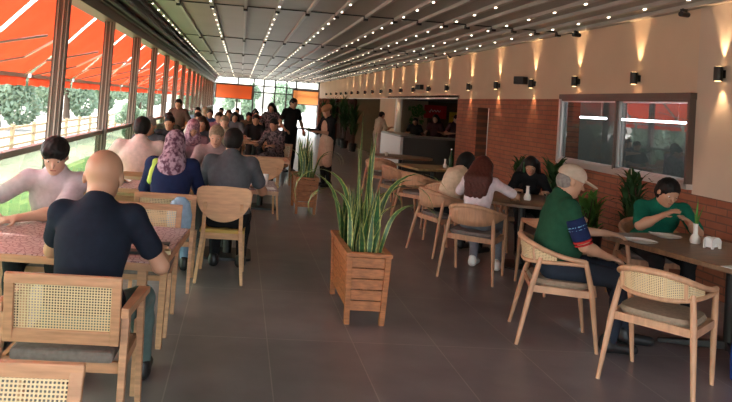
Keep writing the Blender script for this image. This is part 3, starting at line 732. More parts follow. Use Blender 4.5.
    if face:
        hd += [ell_(hp((0, .060, -.090)), V3(.028, .022, .020)*s, Rh, .02), cap_(hp((0, .083, .012)), hp((0, .104, -.026)), .008*s, .012*s, .012), cap_(hp((-.035, .075, .030)), hp((.035, .075, .030)), .010*s, .010*s, .014),
               cap_(hp((-.02, .080, -.058)), hp((.02, .080, -.058)), .007*s, .007*s, .008)]
        for q in (-1, 1): hd.append(ell_(hp((q*.036, .064, -.015)), V3(.02, .015, .02)*s, Rh, .02))
    if hair not in ('hijab',):
        for q in (-1, 1): hd.append(ell_(hp((q*.080, -.004, -.002)), V3(.009, .019, .030)*s, Rh, .006))
    hsc = s; s = bs; hnd = []
    for i, q in enumerate((-1, 1)):
        dd = wr[q]-elbows[q]; dd = dd/np.linalg.norm(dd); pn = V3(*(palms[i] if palms else (0, 0, -1)))
        if palms is None: dd = dd*.5+V3(-q*.45, .6, 0)*.5
        if lod < 2: hnd += hand_prims(wr[q], dd, pn, -q, curl, s, (.0092, .0105)[lod])
        else: hnd += [ell_(wr[q]+dd*.06, (.035, .05, .022), k=.01), cap_(wr[q]+dd*.08, wr[q]+dd*.15, .017, .014, .01)]
    feet = [cap_(an[i]-V3(0, .02, .03), an[i]+V3(0, .12, -.05), .036*s, .030*s, .02) for i in (0, 1)]
    link_mesh('body', sdf_mesh(torso+arms+legs+hd+hnd+feet, cell), 'skin_'+skin, t)
    # clothes
    def grow(ps, e): return [(p[0], p[1], p[2], p[3]+e, p[4]+e, p[5]) if p[0] == 'cap' else (p[0], p[1], p[2]+e, p[3], p[4]) for p in ps]
    sl = []
    for q in (-1, 1):
        e_, s_, h_ = elbows[q], sh[q], wr[q]
        if sleeve <= 1: sl.append(cap_(s_, s_+(e_-s_)*sleeve, .047*s*w+infl, .046*s*w+infl, .03))
        else: sl += [cap_(s_, e_, .047*s*w+infl, .040*s*w+infl, .03), cap_(e_, e_+(h_-e_)*(sleeve-1), .042*s*w+infl, .030*s+infl, .02)]
    shirt = grow(torso[1:], infl)+sl+[ell_(P+V3(0, 0, .05), (.165*w*s+infl*1.3, .12*s+infl*1.5, .10*s), k=.05)]
    o = link_mesh('shirt', sdf_mesh(shirt, cell, subs=[ell_(N+V3(0, .035, .045)*s, V3(.066, .07, .04)*s)]), top, t)
    pants = grow([torso[0]], infl*.8)+grow(legs, infl*.9)
    if extra == 'skirt': pants.append(ell_((P[0], P[1]+.2, P[2]-.06), (.24, .33, .14), k=.05)); pants.append(cap_((0, .34, .45), (0, .36, .15), .16, .18, .05))
    link_mesh('trousers', sdf_mesh(pants, cell), bottom, t)
    if lod < 2 or pose != 'sit':
        for i in (0, 1): link_mesh('shoe', sdf_mesh([cap_((an[i][0], an[i][1]-.035, an[i][2]-.04), (an[i][0], an[i][1]+.16, an[i][2]-.052), .046*s, .036*s, .02), cap_(an[i]-V3(0, .03, .0), an[i]-V3(0, .02, .04), .046*s, .046*s, .02)], cell*.9, cuts=[((0, 0, max(.002, an[i][2]-.088)), (0, 0, -1))]), shoes, t)
    # head
    s = hsc
    if face and lod < 2:
        for q in (-1, 1):
            ey = MB(); c = hp((q*.031, .073, .010)); ey.lathe([(.001, -.0115), (.009, -.007), (.0118, 0), (.009, .007), (.001, .0115)], tuple(c), 8); e0 = ey.build('eye', 'eye_white', t, smooth=True)
            ey = MB(); c = hp((q*.031, .081, .008)); ey.lathe([(.001, -.006), (.005, -.003), (.0055, 0), (.005, .003), (.001, .006)], tuple(c), 8); ey.build('iris', 'eye_dark', e0, smooth=True)
            link_mesh('eyebrow', sdf_mesh([cap_(hp((q*.018, .084, .034)), hp((q*.045, .074, .036)), .0035, .0028, .004)], .004), ('hair_'+hcol if hcol in HC and hair != 'bald' else 'hair_grey' if hair in ('bald', 'cap') else 'hair_black'), t)
        link_mesh('mouth', sdf_mesh([cap_(hp((-.017, .086, -.058)), hp((.017, .086, -.058)), .0045, .0045, .004)], .0035), 'lip', t)
    hm = 'hair_'+hcol if hcol in HC else hcol
    facecut = [ell_(hp((0, .118, -.030)), V3(.080, .088, .092)*s, Rh)]
    capb = ell_(hp((0, -.012, .040)), V3(.085, .100, .091)*s, Rh, .02); back = ell_(hp((0, -.042, -.0)), V3(.079, .068, .078)*s, Rh, .02)
    def hcut(zc): return [(tuple(hp((0, 0, zc))), tuple(Rh @ V3(0, .35, -1)/1.06))]
    if hair == 'short': link_mesh('hair', sdf_mesh([capb, back], cell*.8, facecut+[ell_(hp((q*.08, .03, -.03)), V3(.03, .05, .055)*s, Rh) for q in (-1, 1)], rough=.003), hm, t)
    elif hair == 'thick': link_mesh('hair', sdf_mesh([ell_(hp((0, -.008, .052)), V3(.093, .105, .090)*s, Rh, .02), ell_(hp((0, -.04, .0)), V3(.083, .075, .085)*s, Rh, .02), cap_(hp((-.050, .070, .072)), hp((.050, .070, .072)), .024, .024, .02)], cell*.8, [ell_(hp((0, .12, -.045)), V3(.078, .085, .087)*s, Rh)]+[ell_(hp((q*.09, .035, -.03)), V3(.03, .05, .05)*s, Rh) for q in (-1, 1)], rough=.003), hm, t)
    elif hair == 'thin': link_mesh('hair', sdf_mesh([ell_(hp((0, -.020, -.002)), V3(.080, .085, .055)*s, Rh, .02)], cell*.8, [ell_(hp((0, .07, .0)), V3(.10, .09, .12)*s, Rh)], rough=.003), hm, t)
    elif hair in ('long', 'pony', 'bun', 'bob'):
        ps = [ell_(hp((0, -.014, .042)), V3(.087, .101, .095)*s, Rh, .02), ell_(hp((0, -.045, -.01)), V3(.085, .075, .09)*s, Rh, .03)]
        if hair == 'long':
            bd = V3(0, -cos(L), sin(L)); tl = lambda dx, u, o: P+s*dr(L)*u+bd*o*s+V3(dx, 0, 0)
            for dx in (-.075, -.04, 0, .04, .075): ps.append(cap_(hp((dx*.9, -.055, .0)), tl(dx*1.3, .46, .10), .045, .045, .04)); ps.append(cap_(tl(dx*1.3, .46, .10), tl(dx*1.25, .25+.05*((dx*50) % 1), .125), .042, .022, .03))
            for q in (-1, 1): ps.append(cap_(hp((q*.078, .0, .02)), N+V3(q*.085, -.01, -.01), .022, .03, .03)); ps.append(cap_(N+V3(q*.085, -.01, -.01), tl(q*.10, .33, -.10), .03, .018, .02))
        elif hair == 'bob':
            for q in (-1, 1): ps.append(cap_(hp((q*.075, .01, .02)), hp((q*.08, .03, -.16)), .028, .018, .03))
            ps.append(cap_(hp((0, -.06, 0)), hp((0, -.06, -.12)), .06, .05, .04))
        elif hair == 'pony': ps += [cap_(hp((0, -.09, .03)), hp((0, -.14, .0)), .03, .035, .02), cap_(hp((0, -.14, .0)), hp((0, -.13, -.17)), .035, .018, .02)]
        else: ps += [ell_(hp((0, -.115, .02)), V3(.042, .04, .042)*s, Rh, .015)]
        link_mesh('hair', sdf_mesh(ps, cell*.9, facecut+[ell_(hp((0, .10, .0)), V3(.055, .06, .06)*s, Rh)], rough=.003), hm, t)
    elif hair == 'hijab':
        ps = [ell_(hp((0, -.012, .035)), V3(.092, .110, .106)*s, Rh, .03), ell_(hp((0, -.015, -.05)), V3(.085, .098, .09)*s, Rh, .04), cap_(hp((0, -.01, -.07)), N+V3(0, -.01, -.03), .085, .12, .05), ell_(N+V3(0, -.07, -.14), (.13, .085, .20), k=.06), ell_(N+V3(0, .04, -.06), (.14, .11, .09), k=.05)]
        link_mesh('headscarf', sdf_mesh(ps, cell, [ell_(hp((0, .125, -.025)), V3(.056, .075, .073)*s, Rh)]), hm, t)
    elif hair == 'cap':
        link_mesh('hair', sdf_mesh([back], cell*.8, facecut+[ell_(hp((q*.08, .03, -.03)), V3(.03, .05, .055)*s, Rh) for q in (-1, 1)]), 'hair_grey', t)
        co = link_mesh('cap', sdf_mesh([ell_(hp((0, -.006, .048)), V3(.090, .108, .092)*s, Rh, .02)], cell*.8, cuts=[(tuple(hp((0, 0, .028))), tuple(Rh @ V3(0, -.1, -1)))]), hm, t)
        vis = [ell_(hp((0, .125, .036)), V3(.075, .075, .0085)*s, Rh @ rotm(0, 12), .01), ell_(hp((0, .125, .030)), V3(.06, .06, .006)*s, Rh @ rotm(0, 12), .01)]
        vo = link_mesh('visor', sdf_mesh(vis, .006), hm, co)
    elif hair == 'bigcap':
        link_mesh('cap', sdf_mesh([ell_(hp((0, -.03, .085)), V3(.105, .12, .065)*s, Rh, .02), ell_(hp((0, .09, .055)), V3(.07, .06, .012)*s, Rh, .02), ell_(hp((0, -.01, .05)), V3(.085, .10, .05)*s, Rh, .02)], cell*.8, facecut), hm, t)
        link_mesh('hair', sdf_mesh([back], cell*.8, facecut), 'hair_brown', t)
    t['_N'] = 0; del t['_N']
    return dict(t=t, N=N, P=P, C=C, sh=sh, el=elbows, wr=wr, Hc=Hc, hp=hp, an=an, cell=cell, Rh=Rh)

# ------------------------------------------------------------------ protos
curved = curved_chair('curved_cane_chair', 'x', True)
solid = curved_chair('curved_back_chair', 'x', False, fabric='grey_fabric', low=True)
armc = cane_chair('cane_armchair', 'x', True)
cane = cane_chair('cane_side_chair', 'x', False)
bistro = bistro_chair('bistro_chair', 'x')

# ------------------------------------------------------------------ left side, near tables
place(armc, -.71, 3.37, -1, 'wooden armchair with rectangular woven cane back behind the bald man')
place(cane, -.66, 1.83, 180, 'cane-backed wooden chair cut off by the lower left corner of the picture')
place(cane, -.63, 4.90, 180, 'empty cane-backed wooden chair with grey seat across the table beside the young man')
place(cane, -1.24, 4.97, 180, 'wooden chair hidden behind the young man in the pale pink T-shirt')
rect_table('wooden table with pink patterned top between bald man and young man', -.955, 4.17, -4, 1.28, .98)
place(cane, -.56, 6.02, 0, 'wooden framed chair carrying the woman in the purple checked headscarf')
place(cane, -1.06, 7.40, 3, 'wooden chair under the man in the pale pinkish shirt by the railing')
rect_table('table with pink patterned top in front of the checked headscarf woman', -1.02, 6.68, 0, 1.0, .62)
place(bistro, -.075, 6.32, -2, 'light plywood chair with rounded back and yellow seat under the grey shirted man')
rect_table('table with pink patterned top between the grey shirted man and the older man', -.03, 7.2, 0, .92, .84, ped=True)

cl = cloth
bald = person('bald man from behind in a black-navy T-shirt at the nearest table', -.67, 3.40, -2, cl('navyblack', (.012, .016, .028)), cl('teal', (.11, .16, .15)), 'mid', 'bald', lean=13, head=(-4, 10, 0), w=1.08, s=1.02, hs=1.16,
              hands=((-.18, .50, .79), (.27, .40, .79)), hint=((-.8, -.2, -1.2), (.8, -.3, -1.2)), sleeve=.62, knees=((-.18, .40, .52), (.20, .40, .52)), ankles=((-.18, .5, .09), (.20, .62, .09)), shoes='black')
young = person('young man with black fringe and pale pink T-shirt leaning on the table', -1.23, 4.93, 180, cl('palepink', (.56, .46, .50)), cl('blackpants', (.015, .015, .017)), 'fair', 'thick', lean=17, head=(8, 20, 0), w=1.1, s=1.0,
              hands=((.12, .47, .785), (.30, .36, .785)), hint=((-1, -.2, -.6), (1, .1, -.7)), sleeve=.72, palms=((.3, 0, -1), (-.3, 0, -1)))
pattern('scarf_purple', (.40, .26, .33), (.09, .03, .06), 28, (.42, .58))
hij = person('woman in purple checked headscarf and navy jacket seen from behind', -.56, 6.08, -2, cl('navy', (.015, .022, .07)), cl('jeans', (.16, .24, .36)), 'mid', 'hijab', 'scarf_purple', lean=8, head=(0, 18, 0), w=1.08, sleeve=1.8, lod=1)
link_mesh('sleeve_stripe', sdf_mesh([cap_(hij['sh'][-1]+V3(.03, -.045, .02), hij['sh'][-1]+V3(.0, -.065, -.14), .038, .034, .02)], .012), mat('lime', (.45, .62, .10), .7), hij['t'], 'lime green stripe')
person('broad man in pale pinkish shirt seen from behind by the railing', -1.04, 7.42, 6, cl('salmon', (.70, .52, .47)), cl('khaki', (.2, .16, .1)), 'tan', 'short', lean=10, head=(-10, 10, 0), w=1.22, s=1.08, sleeve=.9, lod=1, hint=((-1, -.1, -.5), (1, -.2, -.7)))
person('man in dark grey T-shirt seen from behind on the plywood chair', -.05, 6.30, -4, cl('grey', (.095, .10, .115)), 'cloth_blackpants', 'tan', 'short', lean=10, head=(-3, 12, 0), w=1.1, s=1.07, sleeve=.65, lod=1, hands=((-.20, .44, .79), (.25, .45, .79)))
person('older man with grey-blond hair and dusty pink T-shirt facing the grey shirted man', -.26, 8.02, 186, cl('dusty', (.36, .26, .27)), cl('darkgrey', (.06, .06, .065)), 'fair', 'short', 'blond', lean=14, head=(-10, 16, 0), w=1.05, s=1.03, lod=1, hands=((-.15, .46, .79), (.22, .42, .79)), sleeve=.65)
place(cane, -.26, 8.02, 180, 'wooden chair under the older man in the dusty pink T-shirt')
bg = MB(); bg.grid([[(.13*cos(a)*r_, .07*sin(a)*r_, z_) for a in [2*pi*k/14 for k in range(14)]] for r_, z_ in ((.6, 0), (1, .04), (1.05, .16), (.8, .28), (.35, .33))], closed=True)
bo = bg.build('shoulder_bag', cl('lightblue', (.30, .42, .56)), None, smooth=True); bo.location = (-.43, 5.66, .52); bo.scale = (.75, .8, .85); tag(bo, 'light blue cloth bag on the back corner of the checked headscarf woman\'s chair', 'bag')

# ------------------------------------------------------------------ the crowd further along the railing
crowd = [
 # label, x, y, deg, top colour, skin, hair, haircolour, head, extra dict
 ('man with grey hair behind the pinkish shirted man', -1.17, 9.15, 178, (.10, .10, .12), 'mid', 'short', 'grey', (0, 10, 0)),
 ('woman in pink headscarf bending over her table', -.64, 9.80, 176, (.30, .16, .20), 'mid', 'hijab', 'scarf_pink', (15, 25, 0)),
 ('brown faced man in black shirt close behind the grey haired man', -1.10, 11.1, 180, (.02, .02, .025), 'tan', 'short', 'black', (-5, 6, 0)),
 ('long haired woman in dark grey blouse beside the pink headscarf', -.60, 11.25, 178, (.05, .05, .06), 'mid', 'long', 'brown', (0, 14, 0)),
 ('man in dark olive shirt beside a window post', -1.32, 12.9, 184, (.06, .07, .05), 'tan', 'short', 'black', (10, 10, 0)),
 ('blond person in cream top behind the older man', -.28, 12.6, 185, (.45, .38, .28), 'fair', 'short', 'blond', (0, 12, 0)),
 ('dark haired man in white shirt in the middle of the crowd', -.85, 14.2, 180, (.55, .53, .50), 'mid', 'short', 'black', (0, 10, 0)),
 ('fair faced woman in mauve jumper in the crowd', -.45, 15.0, 182, (.25, .15, .20), 'fair', 'pony', 'brown', (-8, 8, 0)),
 ('fair person in orange-brown shirt by the posts', -1.33, 16.4, 178, (.35, .16, .07), 'fair', 'short', 'brown', (0, 0, 0)),
 ('man in black T-shirt with both arms on the aisle table', .36, 15.2, 182, (.02, .02, .022), 'tan', 'short', 'black', (0, 10, 0)),
 ('woman with long black hair in grey cardigan', -.12, 16.6, 180, (.14, .14, .15), 'mid', 'long', 'black', (6, 10, 0)),
 ('man in dark blue shirt deep in the crowd', -.75, 17.4, 180, (.03, .05, .12), 'mid', 'short', 'black', (0, 6, 0)),
 ('woman in wine red blouse deep in the crowd', -.30, 18.8, 178, (.20, .03, .05), 'mid', 'long', 'brown', (0, 6, 0)),
 ('man in brown jacket deep in the crowd', .24, 18.6, 182, (.12, .07, .04), 'tan', 'short', 'black', (0, 10, 0)),
 ('woman with dark ponytail in black near the far aisle', .50, 21.0, 180, (.02, .02, .02), 'mid', 'pony', 'black', (0, 6, 0)),
 ('man in grey-green shirt near the far aisle', .92, 21.4, 176, (.10, .12, .10), 'mid', 'short', 'brown', (0, 6, 0)),
 ('man in pale blue shirt far along the railing', -1.20, 19.6, 180, (.30, .38, .48), 'mid', 'short', 'black', (0, 6, 0)),
 ('woman in beige headscarf far along the railing', -1.15, 22.5, 180, (.25, .20, .15), 'mid', 'hijab', 'scarf_beige', (0, 6, 0)),
 ('man in white T-shirt far along the railing', -.60, 22.0, 180, (.55, .54, .52), 'tan', 'short', 'black', (0, 6, 0)),
 ('small figure in dark clothes at the furthest table', -.10, 24.5, 180, (.03, .03, .035), 'mid', 'short', 'black', (0, 6, 0)),
 ('small figure with red top at the furthest table', .55, 25.0, 180, (.30, .04, .03), 'mid', 'long', 'black', (0, 6, 0)),
]
pattern('scarf_pink', (.45, .26, .32), (.22, .10, .15), 30); pattern('scarf_beige', (.42, .34, .25), (.35, .28, .2), 20)
for i, (lb, x, y, dg, tc_, skn, hr, hc, hd_) in enumerate(crowd):
    person(lb, x, y, dg, cl('crowd%d' % i, tc_), 'cloth_darkgrey', skn, hr, hc, lean=6+(i*5) % 11, head=hd_, sleeve=(.6, 1.8, .7)[i % 3], lod=2 if y > 12 else 1, w=.98+.04*(i % 3), extra='female' if 'woman' in lb else None,
           hands=((-.15-.02*(i % 4), .42, .79), (.12+.03*(i % 4), .40, .79+.10*(i % 5 == 2))))
    place(cane if i % 2 else bistro, x, y, dg, 'wooden chair under the '+lb)
place(cane, -.68, 8.55, 0, 'empty light wooden chair behind the older man, back towards the camera'); bpy.context.view_layer.update()
place(bistro, .40, 9.7, 4, 'empty plywood chair with rounded back in the aisle before the crowd')
for lb, x, y, w_, d_ in (('wooden table of the pink headscarf woman', -.62, 9.16, .5, .5), ('wooden table between the pinkish shirted man and the man with grey hair', -1.25, 8.30, .72, .75), ('wooden table of the brown faced man in black', -.88, 10.45, 1.15, .7), ('wooden aisle table behind the empty plywood chair', .40, 10.5, .8, .8),
                     ('wooden table by the olive shirted man', -.85, 12.1+.0, 1.1, .5), ('wooden table of the man in white shirt', -.65, 13.5, 1.2, .7), ('wooden aisle table of the man in black T-shirt', .35, 14.5, .7, .7), ('wooden table of the person in orange-brown', -1.0, 15.7, 1.1, .7),
                     ('wooden table of the man in dark blue', -.5, 16.6+1.3, 1.2, .5), ('wooden table of the man in pale blue', -1.1, 18.9, .9, .6), ('wooden table near the far aisle', .7, 20.3, 1.0, .7), ('wooden table of the man in white T-shirt', -.9, 21.3, 1.2, .7), ('furthest wooden table of the hall', .2, 23.8, 1.3, .7)):
    rect_table(lb, x, y, 0, w_, d_, top='light_wood', ped=True)
fl = pattern('floral_dark', (.16, .12, .13), (.02, .015, .02), 22)
seated = person('woman in dark floral dress and pale vest sitting at the aisle', .72, 13.3, 150, 'floral_dark', 'floral_dark', 'mid', 'short', 'black', lean=10, head=(0, 16, 0), sleeve=1.7, lod=1, extra='skirt')
place(cane, .72, 13.3, 150, 'wooden chair under the woman in the dark floral dress')
person('standing woman in patterned dress with long hair beside the man in black', .78, 16.7, 160, 'floral_dark', 'floral_dark', 'mid', 'long', 'black', pose='stand', lean=3, head=(0, 15, 0), sleeve=.7, lod=1, hands=((-.2, .25, 1.0), (.18, .28, 1.05)), s=.95)
person('tall standing man in black T-shirt and dark trousers in the aisle', 1.20, 16.0, 205, cl('blacktee', (.012, .012, .014)), 'cloth_blackpants', 'mid', 'short', 'black', pose='stand', lean=2, head=(10, 14, 0), sleeve=.6, lod=1, hands=((-.28, .15, .98), (.25, .2, 1.0)), s=1.04)
person('small standing person with dark hair by the window posts', -1.32, 14.9, 170, cl('brownshirt', (.10, .06, .045)), 'cloth_blackpants', 'tan', 'short', 'black', pose='stand', lean=3, head=(0, 12, 0), sleeve=.7, lod=2, hands=((-.22, .2, .95), (.22, .2, .95)), s=.92)

# waitress with apron and tray
wt_ = person('waitress in black with beige apron and brown cap carrying a dark tray', 1.80, 13.55, 118, 'cloth_blacktee', 'cloth_blackpants', 'mid', 'bigcap', cl('capbrown', (.34, .19, .10)), pose='stand', lean=4, head=(5, 24, 0), sleeve=1.1, lod=1,
             hands=((-.14, .36, 1.10), (.16, .34, 1.10)), s=.97, palms=((0, 0, 1), (0, 0, 1)))
P_, C_ = wt_['P'], wt_['C']
ap = sdf_mesh([ell_(C_+V3(0, .03, -.02), (.12, .12, .19), k=.04), ell_(P_+V3(0, .02, .0), (.185, .150, .18), k=.06), cap_((-.08, .04, .78), (-.10, .06, .50), .11, .10, .05), cap_((.08, .04, .78), (.10, .06, .50), .11, .10, .05)], .014, cuts=[((0, .0, 0), (0, -1, .0))])
link_mesh('apron', ap, cl('apron', (.52, .36, .26)), wt_['t'])
tr = MB(); tr.lathe([(.17, 0), (.19, .02), (.185, .022), (.165, .006)], n=28); to = tr.build('tray', 'black', None, smooth=True); to.location = (1.80-.48*sin(rad(118)), 13.55+.48*cos(rad(118)), 1.13)
tag(to, 'dark round serving tray held by the waitress in apron', 'tray')
# staff and guest at the bar
person('person in cream shirt and pale trousers standing at the bar end', 4.16, 20.2, -70, cl('cream', (.62, .50, .38)), cl('palepants', (.50, .40, .36)), 'tan', 'short', 'black', pose='stand', lean=6, head=(0, 10, 0), sleeve=.9, lod=1, s=.93, w=1.1, hands=((-.2, .3, 1.1), (.2, .32, 1.1)))
person('dark clothed person behind the bar under the red sign', 5.55, 18.9, 150, cl('bar1', (.05, .025, .03)), 'cloth_blackpants', 'mid', 'long', 'black', pose='stand', lod=2, s=.95, hands=((-.2, .3, 1.1), (.2, .3, 1.1)))
person('dark clothed person behind the bar beside the yellow sign', 6.0, 18.7, 190, cl('bar2', (.07, .04, .05)), 'cloth_blackpants', 'mid', 'short', 'black', pose='stand', lod=2, s=.97, hands=((-.2, .3, 1.1), (.2, .3, 1.1)))
person('dark haired person in black behind the bar, next to the pale pillar', 5.22, 20.0, 170, cl('bar3', (.02, .02, .02)), 'cloth_blackpants', 'mid', 'short', 'black', pose='stand', lod=2, s=.86, hands=((-.2, .3, 1.0), (.2, .3, 1.0)))

# bar counter
t = thing('bar_counter', 'dark fronted bar counter with pale end panel beyond the brick wall', 'counter', (0, 0, 0))
MB().box((5.55, 15.75, .51), (3.5, .6, 1.02)).build('counter_front', 'counter_dark', t); MB().box((3.74, 16.5, .51), (.06, 2.2, 1.02)).build('end_panel', 'counter_white', t)
MB().box((4.05, 16.85, .5), (.5, 1.45, 1.0)).build('counter_side', 'counter_white', t)
q = MB(); q.box((5.5, 15.75, 1.04), (3.6, .7, .04)); q.box((4.02, 16.9, 1.04), (.6, 1.5, .04)); q.build('countertop', 'grey_top', t, bevel=.005)
# signs behind the bar
t = thing('menu_sign', 'red sign with white writing on the back wall behind the bar', 'sign', (6.20, 21.52, 1.66)); MB().box((.06, 0, 0), (.72, .05, .42)).build('sign_panel', 'red_sign', t)
q = MB(); xs = np.linspace(-.15, .22, 40); q.tube([(x_, -.035, .03+.045*sin(x_*62)*(1.3 if x_ < -.08 else .7)) for x_ in xs], .011, 5); q.build('lettering', 'white', t)
t = thing('menu_sign', 'small yellow sign to the right of the red one behind the bar', 'sign', (6.85, 21.52, 1.50)); MB().box((.03, 0, 0), (.30, .05, .38)).build('sign_panel', 'yellow_sign', t)
q = MB(); q.tube([(-.06+.02*i_, -.032, .04+.02*(i_ % 2)) for i_ in range(9)], .008, 5); q.build('lettering', 'red_sign', t)
t = thing('potted_plant', 'small green plant behind the bar left of the red sign', 'plant', (5.62, 21.2, 1.0)); foliage(160, .28, .07, 21, 1.2).build('foliage', 'leaf_bright', t).location = (0, 0, .55)
MB().lathe([(.07, 0), (.1, .16)], n=14).build('pot', 'white', t); MB().tube([(0, 0, .15), (0, 0, .5)], .012, 6).build('stem', 'bark', t)
q = MB(); q.box((5.62, 21.2, .5), (.3, .3, 1.0)); tag(q.build('pedestal_stand', 'counter_dark'), 'dark stand under the small plant behind the bar', 'stand')
t = thing('bar_lamp', 'small bright lamp over the opening of the bar', 'lamp', (4.95, 15.1, 1.93)); MB().lathe([(.03, 0), (.05, -.03), (.03, -.06)], n=12).build('bulb', 'led', t); MB().tube([(0, 0, 0), (0, 0, .05)], .012, 6).build('cable', 'black', t)

# ------------------------------------------------------------------ right side
GT = rad(0)
place(solid, 2.49, 6.85, -34, 'curved-back wooden chair under the girl with long red-brown hair')
place(solid, 2.48, 7.90, -72, 'curved-back wooden chair under the girl in the cream blouse')
place(solid, 3.17, 6.52, 8, 'empty curved-back wooden chair at the round table behind the man in the cap')
place(solid, 3.62, 8.28, 172, 'curved-back wooden chair under the girl in black by the brick wall')
round_table('round dark table of the three girls', 3.22, 7.42, .60)
person('girl with long red-brown hair and white T-shirt seen from behind', 2.50, 6.86, -36, cl('whitetee', (.72, .62, .66)), cl('greyjeans', (.20, .22, .26)), 'mid', 'long', 'redbrown', lean=15, head=(10, 22, 0), w=.98, s=.90, sleeve=.8, lod=0, hands=((-.16, .43, .79), (.28, .42, .79)), shoes='white',
       hint=((-1, -.2, -.6), (1, -.2, -.3)))
person('girl in cream blouse with black hair leaning over the round table', 2.52, 7.86, -60, cl('creamblouse', (.66, .52, .38)), 'cloth_blackpants', 'mid', 'bob', 'black', lean=26, head=(-10, 26, 0), w=1.0, s=.93, sleeve=.95, lod=1, hands=((-.1, .45, .80), (.2, .45, .80)))
gb = person('girl in black top with black and green hair by the brick wall', 3.62, 8.22, 165, 'cloth_blacktee', 'cloth_blackpants', 'mid', 'long', 'black', lean=22, head=(-14, 26, 0), w=.97, s=.90, sleeve=.75, lod=1, hands=((-.16, .42, .79), (.2, .42, .79)))
link_mesh('hair_streak', sdf_mesh([cap_(gb['hp']((.075, .015, .05)), gb['hp']((.088, .02, -.12)), .02, .016, .02)], .01), mat('hair_green', (.03, .13, .05), .5), gb['t'], 'green hair streak')

place(curved, 2.50, 5.03, -107, 'curved cane-backed wooden chair under the man in the beige cap')
place(curved, 2.84, 4.27, -49, 'empty curved cane-backed wooden chair with beige seat nearest at the lower right')
om = person('older man in beige cap and green polo with striped sleeves sitting in profile', 2.48, 5.03, -99, cl('greenpolo', (.016, .065, .035)), cl('navypants', (.022, .028, .042)), 'mid', 'cap', cl('capbeige', (.50, .40, .32)), lean=7, head=(-4, 14, 0), w=1.14, s=1.0, belly=.05,
            sleeve=.30, hands=((-.2, .42, .79), (.10, .34, .66)), hint=((-.6, -.3, -1), (.7, -.5, -1)), knees=((-.13, .45, .52), (.17, .43, .52)), ankles=((-.02, .56, .09), (.22, .34, .09)))
def arm_ring(pd, q, t0, t1, r, m, nm, lb=None):
    s_, e_ = pd['sh'][q], pd['el'][q]; a, b = s_+(e_-s_)*t0, s_+(e_-s_)*t1
    link_mesh(nm, sdf_mesh([cap_(a, b, r, r-.003, .01)], .008, cuts=[(tuple(a), tuple(-(e_-s_)/np.linalg.norm(e_-s_))), (tuple(b), tuple((e_-s_)/np.linalg.norm(e_-s_)))]), m, pd['t'], lb)
for q_ in (-1, 1):
    arm_ring(om, q_, .28, .84, .069, cl('sleevenavy', (.012, .02, .07)), 'sleeve', 'navy sleeve'); arm_ring(om, q_, .46, .50, .0715, cl('sleeveblue', (.20, .42, .55)), 'sleeve_stripe', 'light blue stripe')
    arm_ring(om, q_, .54, .57, .0715, 'cloth_sleeveblue', 'sleeve_stripe', 'light blue stripe'); arm_ring(om, q_, .84, .90, .070, cl('sleevered', (.45, .03, .03)), 'sleeve_cuff', 'red cuff'); arm_ring(om, q_, .93, .97, .068, 'cloth_sleevered', 'sleeve_cuff', 'red cuff')
# big table
Ta = rad(15); tu = (sin(Ta), -cos(Ta)); tv = (cos(Ta), sin(Ta)); TL, TW = 1.65, 1.0
tcx, tcy = 3.0+tu[0]*TL/2+tv[0]*TW/2, 5.42+tu[1]*TL/2+tv[1]*TW/2
tt = thing('dining_table', 'large dark brown wooden table at the right with plates and white vase', 'table', (tcx, tcy, 0), Ta)
MB().prism(rrect(TW, TL, .10), .712, .75).build('tabletop', 'walnut', tt, bevel=.006)
MB().tube([(0, 0, .06), (0, 0, .712)], .05, 16).build('pedestal', 'black', tt, smooth=True)
for a in range(4):
    an_ = pi/4+a*pi/2; MB().bar((0, 0, .10), (.42*cos(an_), .52*sin(an_), .025), .07, .06, .05, .03).build('foot', 'black', tt, bevel=.006)
gw = person('woman in green top with black hair bun leaning on the large table', 3.92, 6.08, 168, cl('greentop', (.008, .12, .075)), 'cloth_blackpants', 'mid', 'bun', 'black', lean=25, head=(10, 18, -6), w=1.25, s=.90, hs=1.14, sleeve=.85, lod=0, extra='female',
            hands=((-.08, .50, .86), (.12, .50, .90)), hint=((-1, -.1, -1.2), (1, .1, -1.2)), palms=((.6, 0, -.6), (-.5, 0, -.6)), shoes='black')
place(solid, 3.92, 6.12, 168, 'curved-back wooden chair under the woman in the green top')
# items on the big table
def plate(x, y, lb, name='plate', r=.12):
    t = thing(name, lb, 'plate', (x, y, .7505))
    MB().lathe([(r*.5, 0), (r*.55, .004), (r*.95, .016), (r, .020), (r*.9, .015), (r*.5, .006)], n=32).build('dish', 'ceramic', t, smooth=True)
    q = MB(); q.bar((-.05, .06, .024), (.09, -.06, .024), .012, .003); q.bar((-.055, .065, .024), (-.09, .095, .024), .022, .003); q.build('cutlery', 'alu', t)
plate(3.16, 5.06, 'white plate with cutlery near the left edge of the large table')
plate(3.56, 5.36, 'white plate with cutlery in front of the woman in green')
def vase(x, y, lb, sprig=0, s=1.0):
    t = thing('vase', lb, 'vase', (x, y, .7505))
    MB().lathe([(.034*s, 0), (.040*s, .02*s), (.036*s, .05*s), (.018*s, .075*s), (.016*s, .14*s), (.020*s, .155*s), (.015*s, .155*s)], n=20).build('vase_body', 'ceramic', t, smooth=True)
    return t
